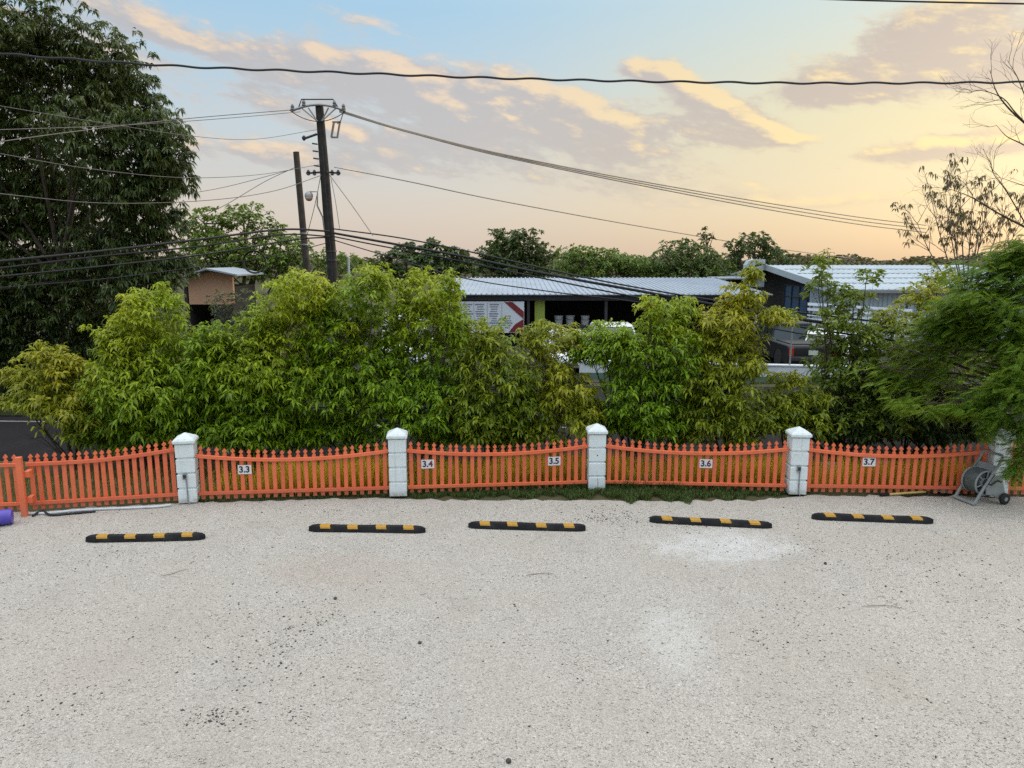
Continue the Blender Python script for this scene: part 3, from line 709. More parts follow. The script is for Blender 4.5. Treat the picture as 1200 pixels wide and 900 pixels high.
def spline(P, n=14):
    P = [Vector(p) for p in P]; P = [P[0] * 2 - P[1]] + P + [P[-1] * 2 - P[-2]]; out = []
    for i in range(1, len(P) - 2):
        a, b, c, d = P[i - 1:i + 3]
        for k in range(n):
            s = k / n
            out.append(0.5 * ((2 * b) + (c - a) * s + (2 * a - 5 * b + 4 * c - d) * s * s + (3 * b - a - 3 * c + d) * s ** 3))
    out.append(P[-2]); return out
def wire(name, label, pix, rad, mat, group=None, n=14, wavy=0.0, wl=0.5, sides=6, cat='cable'):
    pts = spline([at(*p) for p in pix], n)
    if wavy:
        d = 0; q = []
        for i, p in enumerate(pts):
            if i: d += (p - pts[i - 1]).length
            q.append(p + Vector((0, math.cos(2 * PI * d / wl), math.sin(2 * PI * d / wl))) * wavy)
        pts = q
    c = pts[0].copy(); mb = MB(); mb.tube([p - c for p in pts], rad, sides)
    return tag(mb.build(name, mat, None, 80, loc=c), label, cat, group)

# the thick twisted service cable crossing the whole view
wire('service_cable', 'thick wavy black cable crossing the whole sky above the poles', [(-60, 58, 9.5), (0, 63, 9.5), (200, 77, 9.6), (400, 85, 9.7), (600, 92, 9.8), (800, 96, 9.9), (1000, 97.5, 10), (1260, 96, 10.1)], 0.0135, M_cable, n=60, wavy=0.008, wl=0.62, sides=7)
wire('service_cable', 'dark wire crossing the topmost right corner of the sky', [(930, -3, 9), (985, -0.5, 9), (1100, 2.5, 9.1), (1260, 5.5, 9.2)], 0.010, M_cable)
g1_ = 'lines running left from the utility pole top'
for lab, pts, r in (
    ('upper of the grey lines running left from the pole top across the mango tree', [(352, 128, 22), (230, 138, 20), (120, 150, 17.5), (0, 166, 15), (-60, 176, 14)], 0.013),
    ('lower of the grey lines running left from the pole top across the mango tree', [(352, 131, 22), (260, 139, 20), (140, 147, 18), (0, 152, 15.5), (-60, 154, 14.5)], 0.011),
    ('thin line slanting down left to right over the mango tree to the pole bracket', [(371, 152, 21.9), (300, 163, 20), (230, 160, 18), (120, 144, 16), (0, 124, 14.5), (-50, 114, 14)], 0.009),
    ('pale line sagging over the mango tree at its middle height', [(374, 193, 21.9), (300, 205, 20), (210, 208, 18), (100, 197, 16), (0, 180, 14.5), (-50, 171, 14)], 0.010),
    ('line rising from the lower mango tree to the black pole below its crossarm', [(378, 205, 21.9), (320, 224, 20), (240, 235, 18), (120, 238, 16), (0, 227, 14.5), (-50, 222, 14)], 0.012),
    ('faint line running left behind the shorter brown pole', [(345, 198, 28), (250, 222, 30), (170, 232, 33), (60, 240, 36)], 0.013),
    ('steep thin line from the shorter brown pole down to the treetops at left', [(346, 196, 28), (310, 213, 28), (268, 238, 28), (240, 252, 28)], 0.014)):
    wire('power_line', lab, pts, r * 0.75, M_wire, g1_)
g2_ = 'lines running right from the utility pole top'
for i, lab in enumerate(('topmost of three long lines running right from the pole top to the horizon', 'middle of three long lines running right from the pole top to the horizon', 'lowest of three long lines running right from the pole top to the horizon')):
    o = i * 4.2
    wire('power_line', lab, [(398, 129 + i * 1.2, 22), (480, 154 + o * 0.15, 27), (600, 183 + o * 0.35, 36), (760, 214 + o * 0.6, 52), (900, 238 + o * 0.9, 72), (1010, 255 + o, 92), (1085, 264 + o, 108)], [0.014 + 0.05 * (k / 84) for k in range(85)], M_wire, g2_)
wire('power_line', 'single faint line running right from the insulator rack of the black pole', [(392, 196, 22), (480, 213, 27), (600, 238, 38), (760, 267, 56), (900, 290, 80), (1000, 303, 105)], [0.011 + 0.035 * (k / 70) for k in range(71)], M_wire, g2_)
wire('guy_wire', 'thin guy wire slanting down right from the black pole', [(386, 205, 21.9), (412, 240, 21), (437, 276, 20.2)], 0.010, M_wire)
wire('guy_wire', 'thin guy wire slanting down left from the black pole behind the lamp', [(376, 205, 21.9), (369, 240, 22.2), (360, 275, 22.6)], 0.010, M_wire)
gw = wire('guy_wire', 'short stay wire with a black insulator hanging at the right of the black pole', [(388, 210, 21.85), (393, 235, 21.7), (398, 268, 21.5)], 0.009, M_wire)
g3_ = 'thick communication cables slung low on the poles'
for lab, pts, r in (
    ('thickest low cable running left from the black pole across the dark mango tree', [(386, 271, 21.8), (330, 269, 20.5), (230, 281, 18.5), (120, 294, 16.8), (0, 306, 15.3), (-60, 311, 14.6)], 0.030),
    ('low cable running just under the thickest one over the mango tree', [(386, 277, 21.8), (330, 275, 20.5), (230, 289, 18.5), (120, 300, 16.8), (0, 314, 15.3), (-60, 320, 14.6)], 0.022),
    ('third low cable sagging left over the peach house roof', [(386, 278, 21.8), (345, 281, 21), (240, 298, 19), (120, 312, 17), (0, 324, 15.5), (-60, 329, 14.8)], 0.022),
    ('thin lowest cable crossing the foot of the mango tree', [(386, 284, 21.8), (320, 300, 21), (230, 313, 19), (120, 327, 17), (0, 337, 15.5)], 0.012),
    ('upper low cable running right from the black pole over the workshop roof', [(390, 268, 21.8), (470, 279, 20.5), (560, 297, 19.2), (690, 326, 17.6), (800, 346, 16.5), (920, 364, 15.6), (1060, 380, 14.8), (1220, 394, 14)], 0.020),
    ('thickest low cable running right from the black pole over the workshop roof', [(390, 273, 21.8), (440, 282, 20.9), (540, 300, 19.5), (640, 321, 18.2), (760, 343, 16.9), (900, 368, 15.7), (1040, 388, 14.8), (1220, 408, 14)], 0.034),
    ('low cable just below the thickest one on the right of the black pole', [(390, 277, 21.8), (440, 287, 20.9), (540, 306, 19.5), (640, 327, 18.2), (760, 351, 16.9), (900, 377, 15.7), (1040, 398, 14.8), (1220, 420, 14)], 0.020),
    ('lowest cable sagging right across the shaded workshop front', [(390, 281, 21.8), (440, 296, 20.9), (540, 325, 19.5), (640, 341, 18.2), (760, 356, 16.9), (900, 384, 15.7), (1040, 408, 14.8), (1220, 434, 14)], 0.015)):
    wire('communication_cable', lab, pts, r, M_cable, g3_)
cl_c = at(298, 307, 19.6)
mb = MB()
for k in range(3): mb.tube([Vector(((0.30 - 0.01 * k) * math.cos(a), 0.02 * k, (0.29 - 0.012 * k) * math.sin(a))) for a in np.linspace(0, 2 * PI, 41)], 0.012, 6, caps=False)
tag(mb.build('cable_coil', M_cable, None, 80, loc=cl_c), 'round coil of spare black cable hanging under the low cables left of the poles', 'cable coil')

# ================================================================== FENCE
GAP = 0.165
def scallop(kind, s):
    """height added to picket tops along s in 0..1."""
    if kind == 'both': return 0.105 * (2 * s - 1) ** 2 * (1.0 if True else 0)
    if kind == 'right': return 0.0 if s < 0.35 else 0.13 * ((s - 0.35) / 0.65) ** 1.6
    return 0.105 * (1 - s) ** 2
PICK = [(-0.033, 0.0), (0.033, 0.0), (0.033, 0.80), (0.030, 0.83), (0.013, 0.850), (0.013, 0.862), (0.034, 0.880), (0.030, 0.897), (0.012, 0.918), (0.0, 0.936), (-0.012, 0.918), (-0.030, 0.897), (-0.034, 0.880), (-0.013, 0.862), (-0.013, 0.850), (-0.028, 0.83), (-0.033, 0.80)]
def fence_panel(label, pa, pb, n, kind, base=0.84, rail_z=0.115, seed=0, z0=0.03):
    pa, pb = Vector((*pa, 0)), Vector((*pb, 0)); d = pb - pa; L = d.length; a = math.atan2(d.y, d.x)
    rt = thing('picket_fence_panel', label, 'fence panel', pa, a, 'orange picket fence panels')
    rg = random.Random(seed)
    for i in range(n):
        s = (i + 0.5) / n; x = s * L; hh = base + scallop(kind, s) + rg.uniform(-0.008, 0.008)
        poly = [(px_, (z if z < 0.5 else z - 0.936 + hh)) for px_, z in PICK]
        rot = Matrix.Rotation(R(rg.gauss(0, 0.45)), 4, 'Y')
        mb = MB(); mb.prism(poly, rot, 0.022)
        mb.build('picket', M_coral, rt, loc=(x, 0.0, z0))
    k = 40; vs = []
    mb = MB(); hw = 0.029; dp = 0.022
    for i in range(k + 1):
        s = i / k; z = z0 + base + scallop(kind, s) - 0.17
        for (yy, zz) in ((-dp, -hw), (-dp, hw), (dp, hw), (dp, -hw)): vs.append((s * L, -0.0345 + yy, z + zz))
    fs = [(4 * i + j, 4 * i + (j + 1) % 4, 4 * i + 4 + (j + 1) % 4, 4 * i + 4 + j) for i in range(k) for j in range(4)] + [(3, 2, 1, 0), (4 * k, 4 * k + 1, 4 * k + 2, 4 * k + 3)]
    mb.add(vs, fs); mb.build('top_rail', M_coral, rt, bevel=0.004)
    MB().box((L / 2, -0.0345, z0 + rail_z), (L, 0.044, 0.056)).build('bottom_rail', M_coral, rt, bevel=0.004)
    return rt
posts = {'p1': (-5.51, 12.34), 'p2': (-1.99, 12.70), 'p3': (1.51, 13.05), 'p4': (5.01, 12.80), 'p5': (8.44, 12.66)}
def between(a, b, g=GAP):
    a, b = Vector(a), Vector(b); u = (b - a).normalized(); return tuple(a + u * g), tuple(b - u * g)
gatep = (-7.82, 11.42)
gl = (-7.95, 11.83); pa, _ = between(gl, posts['p1'], 0.05); _, pb = between(gl, posts['p1'])
fence_panel('orange picket panel rising from the thin orange gate post to the white post at left', pa, pb, 19, 'right', 0.94, seed=1)
fence_panel('orange picket panel carrying the 3.3 number sign', *between(posts['p1'], posts['p2']), 24, 'both', seed=2)
fence_panel('orange picket panel carrying both the 3.4 and 3.5 number signs', *between(posts['p2'], posts['p3']), 24, 'both', seed=3)
fence_panel('orange picket panel carrying the 3.6 number sign', *between(posts['p3'], posts['p4']), 24, 'both', seed=4)
fence_panel('dull orange picket panel carrying the 3.7 number sign', *between(posts['p4'], posts['p5']), 24, 'both', seed=5)
fence_panel('shaded orange picket panel at the right edge behind the hanging fronds', *between(posts['p5'], (11.9, 12.5)), 24, 'both', seed=6)
pg, _ = between((-7.98, 11.82), (-10.4, 11.6), 0.03)
fence_panel('orange picket panel left of the thin gate post cut by the left edge', (-10.4, 11.6), pg, 18, 'left', 0.94, seed=7)
gp = thing('gate_post', 'thin orange gate post with hinge brackets near the left edge', 'gate post', (-7.86, 11.62, 0), R(14))
MB().box((0, -0.03, 0.48), (0.085, 0.085, 1.0)).build('post', M_coral, gp, bevel=0.006)
for z in (0.68, 0.25): MB().box((0.08, 0.08, z), (0.07, 0.16, 0.10)).build('hinge', M_coral, gp, bevel=0.005)

def fence_post(label, loc, rz, box=False, crack=False):
    rt = thing('fence_post', label, 'fence post', (*loc, 0), rz, 'white block fence posts')
    mb = MB()
    zs = [0.0, 0.27, 0.53, 0.79, 1.045]
    for i in range(4):
        z0, z1 = zs[i], zs[i + 1]
        mb.box((0, 0, (z0 + z1) / 2), (0.30, 0.30, z1 - z0 - 0.032))
        if i: mb.box((0, 0, z0), (0.262, 0.262, 0.04))
    o = mb.build('shaft', M_white, rt, bevel=0.010)
    mb = MB(); h = 0.178; vs = []
    for r_, z in ((0.15, 1.036), (h, 1.055), (h, 1.095), (0.152, 1.125), (0.012, 1.205)):
        vs += [(-r_, -r_, z), (r_, -r_, z), (r_, r_, z), (-r_, r_, z)]
    fs = [(4 * i + j, 4 * i + (j + 1) % 4, 4 * i + 4 + (j + 1) % 4, 4 * i + 4 + j) for i in range(4) for j in range(4)] + [(3, 2, 1, 0), (16, 17, 18, 19)]
    mb.add(vs, fs); mb.build('cap', M_white, rt, bevel=0.005)
    if box:
        bx = MB().box((-0.015, -0.172, 0.49), (0.065, 0.05, 0.10)).build('outlet_box', M_metal, rt, bevel=0.006)
        mb = MB(); mb.box((-0.015, -0.2, 0.495), (0.045, 0.012, 0.06)); mb.build('cover', M_dark_metal, bx)
        MB().tube([(0.005, -0.166, 0.44), (0.008, -0.166, 0.05), (0.03, -0.175, 0.01)], 0.011, 8).build('conduit', M_metal, rt, 60)
    if crack:
        MB().tube([(0, -0.1495, 0.66), (0, -0.152, 0.66)], 0.012, 10).build('hole', M_dark_metal, rt)
        MB().tube([(0.01, -0.1505, 0.24), (0.02, -0.1505, 0.15), (0.012, -0.1505, 0.02)], 0.0035, 4).build('crack', M_dark_metal, rt)
    return rt
fence_post('white block post with grey outlet box between gate panel and 3.3 panel', posts['p1'], R(12), True)
fence_post('plain white block post between the 3.3 and 3.4 signs', posts['p2'], R(5))
fence_post('white block post with small hole and crack between signs 3.5 and 3.6', posts['p3'], R(1), False, True)
fence_post('white block post with grey outlet box between signs 3.6 and 3.7', posts['p4'], R(-3), True)
fence_post('white block post behind the hose reel half hidden by hanging fronds', posts['p5'], R(-3))

def text_mesh(s, size, extrude, name, mat, parent, loc, off=0.0):
    cu = bpy.data.curves.new('tmp', 'FONT'); cu.body = s; cu.size = size; cu.extrude = extrude; cu.offset = off; cu.align_x = 'LEFT'; cu.align_y = 'CENTER'
    o = bpy.data.objects.new('tmp', cu); C.objects.link(o)
    me = bpy.data.meshes.new_from_object(o.evaluated_get(bpy.context.evaluated_depsgraph_get()))
    bpy.data.objects.remove(o)
    me.materials.clear(); me.materials.append(mat)
    r = bpy.data.objects.new(name, me); C.objects.link(r); r.parent = parent; r.location = loc; r.rotation_euler = (R(90), 0, 0)
    xs = [v.co.x for v in me.vertices]; return r, max(xs)
def number_sign(a, b, px, py, m2, label):
    pa, pb = Vector(a), Vector(b)
    # where the sign hangs along the panel
    best = min(((s, ) for s in np.linspace(0, 1, 400)), key=lambda s: abs(600 + FPX * (lambda v: v.x / (_f.dot(v)))(Vector((*(pa.lerp(pb, s[0])), 0.5)) - Vector((0, 0, CAM_H))) - px))[0]
    p = pa.lerp(pb, best); d = (pb - pa); rz = math.atan2(d.y, d.x)
    z = at(px, py, p.y - 0.03).z
    nv = Vector((math.sin(rz), -math.cos(rz)))
    q = p + nv * 0.020
    rt = thing('number_sign', label, 'sign', (q.x, q.y, z), rz, 'white number signs on the fence')
    MB().box((0, 0, 0), (0.225, 0.010, 0.158)).build('board', M_sign, rt, bevel=0.002)
    a1, b1 = m2
    r1, w1 = text_mesh(a1, 0.152, 0.0015, 'digits', M_ink, rt, (-0.096, -0.0075, 0.0), 0.004)
    text_mesh(b1[0], 0.152, 0.0015, 'digit', b1[1], rt, (0.012, -0.0075, 0.0), 0.004)
number_sign(*between(posts['p1'], posts['p2']), 287.5, 550.5, ('3.', ('3', M_ink)), 'white sign reading 3.3 on the picket panel')
number_sign(*between(posts['p2'], posts['p3']), 501.5, 544, ('3.', ('4', M_ink_red)), 'white sign reading 3.4 on the picket panel')
number_sign(*between(posts['p2'], posts['p3']), 649.5, 540.5, ('3.', ('5', M_ink)), 'white sign reading 3.5 on the picket panel')
number_sign(*between(posts['p3'], posts['p4']), 827, 543.5, ('3.', ('6', M_ink_red)), 'white sign reading 3.6 on the picket panel')
number_sign(*between(posts['p4'], posts['p5']), 1017.5, 541.5, ('3.', ('7', M_ink)), 'white sign reading 3.7 on the picket panel')

# ================================================================== WHEEL STOPS
def wheel_stop(label, pa, pb, seed):
    """rubber kerb with front foot line pa-pb."""
    pa, pb = Vector((pa[0], pa[1], 0)), Vector((pb[0], pb[1], 0)); d = pb - pa; L = d.length; a = math.atan2(d.y, d.x)
    n = Vector((-d.y, d.x, 0)).normalized(); c = (pa + pb) / 2 + n * 0.078
    rt = thing('wheel_stop', label, 'wheel stop', c, a, 'black rubber wheel stops')
    rg = random.Random(seed)
    W, H = 0.078, 0.086
    st = [(-L / 2, 0.40, 0.72), (-L / 2 + 0.05, 0.78, 0.93), (-L / 2 + 0.12, 1, 1)] + [(-L / 2 + 0.13 + (L - 0.26) * k / 24, 1, 1) for k in range(1, 24)] + [(L / 2 - 0.12, 1, 1), (L / 2 - 0.05, 0.78, 0.93), (L / 2, 0.40, 0.72)]
    vs = []; ring = [(-W, -0.005), (-W, 0.022), (-W * 0.66, H - 0.008), (-W * 0.58, H), (W * 0.58, H), (W * 0.66, H - 0.008), (W, 0.022), (W, -0.005)]
    m_ = len(ring); sag = rg.uniform(-0.012, 0.012)
    ph = rg.uniform(0, 6)
    def bend(x): return sag * (1 - (2 * x / L) ** 2), 0.004 * math.sin(x * 5 + ph)
    for x, sw, sh in st:
        by, bz = bend(x)
        for y, z in ring: vs.append((x, y * sw + by, z * sh + bz * (z > 0)))
    k = len(st)
    fs = [(i * m_ + j, i * m_ + (j + 1) % m_, (i + 1) * m_ + (j + 1) % m_, (i + 1) * m_ + j) for i in range(k - 1) for j in range(m_)] + [tuple(range(m_ - 1, -1, -1)), tuple((k - 1) * m_ + j for j in range(m_))]
    mb = MB(); mb.add(vs, fs); mb.build('body', M_rubber, rt, 35)
    for f in (-0.36, -0.125, 0.12, 0.355):
        x0 = f * L - 0.078; x1 = f * L + 0.078; sk = -0.03
        by, bz = bend(f * L); e = 0.0028
        ys = [(-W * 0.83, 0.052), (-W * 0.66 - 0.001, H - 0.008), (-W * 0.58, H), (W * 0.58, H), (W * 0.66 + 0.001, H - 0.008), (W * 0.83, 0.052)]
        vv = []
        for i, (y, z) in enumerate(ys):
            sh_ = sk * (1 - 2 * i / 5) * -0.6
            oy = -e if i < 2 else (e if i > 3 else 0); oz = e
            vv.append((x0 + sh_, y + by + oy, z + bz + oz)); vv.append((x1 + sh_, y + by + oy, z + bz + oz))
        mb = MB(); mb.add(vv, [(2 * i, 2 * i + 1, 2 * i + 3, 2 * i + 2) for i in range(5)]); mb.build('reflector', M_yellow, rt)
    return rt
wheel_stop('leftmost black and yellow wheel stop before the gate panel and outlet box post', (-6.25, 10.43), (-4.55, 10.53), 1)
wheel_stop('black and yellow wheel stop before the plain post between 3.3 and 3.4', (-3.10, 10.87), (-1.32, 10.80), 2)
wheel_stop('black and yellow wheel stop before the panel signed 3.4 and 3.5', (-0.68, 11.02), (1.12, 10.88), 3)
wheel_stop('black and yellow wheel stop by the whitened gravel patch below the 3.6 sign', (2.16, 11.27), (4.0, 11.0), 4)
wheel_stop('black and yellow wheel stop before the panel signed 3.7', (4.78, 11.40), (6.60, 11.2), 5)

# ================================================================== SMALL THINGS BY THE FENCE
# hose reel cart
hr = thing('hose_reel', 'grey plastic hose reel cart on wheels parked by the rightmost white fence post', 'hose reel', (7.75, 12.10, 0), R(14))
for sy in (0.0, 0.40):
    mb = MB(); mb.tube([(0, sy, 0.03), (0.03, sy, 0.06), (0.20, sy, 0.34), (0.42, sy, 0.66), (0.50, sy, 0.80)], [0.026, 0.026, 0.024, 0.023, 0.022], 8); mb.build('side_rail', M_gplastic, hr, 60)
    mb = MB(); mb.prism([(0.20, 0.30), (0.36, 0.50), (0.50, 0.50), (0.62, 0.12), (0.58, 0.05), (0.46, 0.09), (0.36, 0.17), (0.22, 0.18)], Matrix.Translation((0, sy + (0.012 if sy else -0.012), 0)), 0.03); mb.build('side_panel', M_gplastic, hr, bevel=0.006)
MB().tube([(0.0, -0.02, 0.035), (0.0, 0.42, 0.035)], 0.028, 8).build('foot_bar', M_gplastic, hr, 60)
MB().tube([(0.50, 0, 0.80), (0.52, 0.03, 0.83), (0.52, 0.37, 0.83), (0.50, 0.40, 0.80)], 0.022, 8).build('handle', M_gplastic, hr, 60)
MB().box((0.40, 0.2, 0.60), (0.03, 0.36, 0.12), Matrix.Rotation(R(33), 3, 'Y')).build('hose_guide', M_gplastic, hr, bevel=0.006)
RY = Matrix.Rotation(R(-90), 4, 'X')
dr = MB()
for y in (0.055, 0.335):
    for i in range(6):
        a = i * PI / 3 + 0.3
        dr.tube([(0.26 + 0.06 * math.cos(a), y, 0.36 + 0.06 * math.sin(a)), (0.26 + 0.2 * math.cos(a), y, 0.36 + 0.2 * math.sin(a))], 0.013, 6)
    dr.tube([(0.26 + 0.205 * math.cos(a), y, 0.36 + 0.205 * math.sin(a)) for a in np.linspace(0, 2 * PI, 33)], 0.016, 6, caps=False)
dr.lathe([(0.09, -0.14), (0.09, 0.14)], Matrix.Translation((0.26, 0.195, 0.36)) @ RY, 20)
drum = dr.build('drum', M_gplastic, hr, 40)
mb = MB()
rg = random.Random(2)
for layer, rr_ in enumerate((0.115, 0.145, 0.175, 0.20)):
    for k in range(9 - (layer == 3) * 2):
        y = 0.085 + k * 0.028
        mb.tube([(0.26 + rr_ * math.cos(a), y + 0.028 * a / (2 * PI), 0.36 + rr_ * math.sin(a)) for a in np.linspace(0, 2 * PI, 25)], 0.0135, 6, caps=False)
mb.build('hose', M_hose, hr, 80)
mb = MB(); mb.lathe([(0.02, -0.02), (0.075, -0.02), (0.075, 0.02), (0.02, 0.02)], Matrix.Translation((0.26, 0.02, 0.36)) @ RY, 18); mb.tube([(0.26, 0.0, 0.36), (0.26, -0.06, 0.36)], 0.014, 8); mb.tube([(0.26, -0.055, 0.36), (0.37, -0.065, 0.43)], 0.014, 8); mb.tube([(0.37, -0.06, 0.43), (0.37, -0.14, 0.43)], 0.018, 8); mb.build('crank', M_dark_metal, hr, 50)
for y in (-0.065, 0.465):
    wh = MB(); wh.lathe([(0.03, -0.028), (0.085, -0.028), (0.098, -0.018), (0.098, 0.018), (0.085, 0.028), (0.03, 0.028)], Matrix.Translation((0.56, y, 0.098)) @ RY, 22); wo = wh.build('wheel', M_tyre, hr, 40)
    mb = MB(); mb.lathe([(0.01, -0.033), (0.035, -0.033), (0.04, 0.0), (0.035, 0.033), (0.01, 0.033)], Matrix.Translation((0.56, y, 0.098)) @ RY, 14); mb.build('hub', M_gplastic, wo, 40)
MB().tube([(0.56, -0.09, 0.098), (0.56, 0.49, 0.098)], 0.012, 8).build('axle', M_dark_metal, hr)

# shovel lying along the fence foot
M_shaft = pmat('yellow_fibreglass', (0.55, 0.40, 0.13), 0.5, (0.42, 0.30, 0.11), 6, 0.6, coord='World')
M_blade = pmat('worn_steel', (0.24, 0.25, 0.28), 0.55, (0.13, 0.12, 0.11), 9, 0.8, metal=0.2)
s0 = gnd(1031, 582); s1 = gnd(1127, 578)
sv = thing('shovel', 'long handled shovel with yellow shaft lying on gravel along the fence', 'shovel', (s0.x, s0.y, 0), math.atan2(s1.y - s0.y, s1.x - s0.x))
MB().tube([(0.0, 0, 0.03), (0.17, 0, 0.035)], [0.026, 0.023], 8).build('grip', M_rubber, sv, 60)
MB().tube([(0.16, 0, 0.035), (0.88, 0, 0.055)], [0.020, 0.021], 8).build('shaft', M_shaft, sv, 60)
MB().tube([(0.85, 0, 0.055), (1.08, 0, 0.06)], [0.026, 0.024], 8).build('socket', M_dark_metal, sv, 60)
vs = []; fs = []; nx, ny = 9, 7
for i in range(nx):
    s = i / (nx - 1); wv = 0.105 * (min(1, 0.75 + 2.2 * s) if s < 0.6 else math.sqrt(max(0.0, 1 - ((s - 0.6) / 0.42) ** 2)))
    for j in range(ny):
        y = (2 * j / (ny - 1) - 1); vs.append((1.06 + 0.29 * s, y * wv, 0.085 - 0.05 * s + 0.035 * y * y + 0.05 * y))
for i in range(nx - 1):
    for j in range(ny - 1): fs.append((i * ny + j, (i + 1) * ny + j, (i + 1) * ny + j + 1, i * ny + j + 1))
mb = MB(); mb.add(vs, fs); bo = mb.build('blade', M_blade, sv, 60); sm_ = bo.modifiers.new('thick', 'SOLIDIFY'); sm_.thickness = 0.005

# blue drum lying at the left edge, white hose and black pipe along the fence foot
M_blue = pmat('blue_violet_plastic', (0.075, 0.06, 0.42), 0.35, (0.11, 0.07, 0.36), 5, 0.6, dirt=(0.2, 0.2, 0.35), dirt_amt=0.3)
M_wplast = pmat('dirty_white_plastic', (0.60, 0.61, 0.64), 0.5, (0.45, 0.45, 0.46), 8, 0.6)
d0 = gnd(-6, 616)
db = thing('plastic_drum', 'small blue violet plastic drum lying at the left edge by the gate post', 'drum', (-8.02, 11.14, 0.125), R(24)); db.scale = (0.8, 0.8, 0.8)
RX = Matrix.Rotation(R(90), 4, 'Y')
mb = MB(); mb.lathe([(0.10, -0.30), (0.14, -0.29), (0.15, -0.24), (0.15, -0.1), (0.144, -0.085), (0.15, -0.07), (0.15, 0.07), (0.144, 0.085), (0.15, 0.1), (0.15, 0.24), (0.14, 0.29), (0.09, 0.30)], RX, 22); mb.build('body', M_blue, db, 50)
mb = MB(); mb.lathe([(0.155, -0.325), (0.162, -0.30), (0.162, -0.25), (0.156, -0.24)], RX, 22); mb.build('lid', M_wplast, db, 50)
kp = [gnd(30, 603.5), gnd(60, 602.5), gnd(100, 599), (-6.0, 11.98, 0), (-5.72, 12.08, 0)]
pts = spline([Vector((p[0], p[1], 0.022)) for p in kp], 10); c0 = pts[0].copy()
tag(MB().tube([p - c0 for p in pts], 0.022, 8).build('white_pipe', M_wplast, None, 60, loc=c0), 'white plastic pipe lying along the foot of the gate panel', 'pipe')
pts = spline([Vector((*gnd(38, 606).xy, 0.02)), Vector((*gnd(50, 602).xy, 0.05)), Vector((*gnd(60, 605).xy, 0.02)), Vector((*gnd(85, 603).xy, 0.018)), Vector((*gnd(112, 600.5).xy, 0.018))], 10); c0 = pts[0].copy()
tag(MB().tube([p - c0 for p in pts], 0.018, 8).build('black_hose', M_cable, None, 60, loc=c0), 'short black hose end lying beside the white pipe at the gate panel', 'hose')
# small lit lantern on the last post
M_glow = bpy.data.materials.new('lamp_glow'); M_glow.use_nodes = True; q = NT(M_glow.node_tree)
q.node('ShaderNodeOutputMaterial', {'Surface': q.node('ShaderNodeEmission', {'Color': (1.0, 0.62, 0.42), 'Strength': 1.6}).outputs[0]})
lt = thing('wall_lamp', 'tiny lit lamp on the right side of the rightmost white fence post', 'lamp', (8.62, 12.46, 0.93))
mb = MB(); mb.lathe([(0.02, -0.05), (0.04, -0.03), (0.04, 0.03), (0.025, 0.05)], Matrix(), 12); mb.build('bulb', M_glow, lt, 60)
mb = MB(); mb.lathe([(0.02, 0.08), (0.05, 0.06), (0.055, 0.048)], Matrix(), 12); mb.tube([(0, 0, 0.08), (-0.02, 0.08, 0.10), (-0.03, 0.12, 0.06)], 0.01, 6); mb.build('bracket', M_dark_metal, lt, 50)

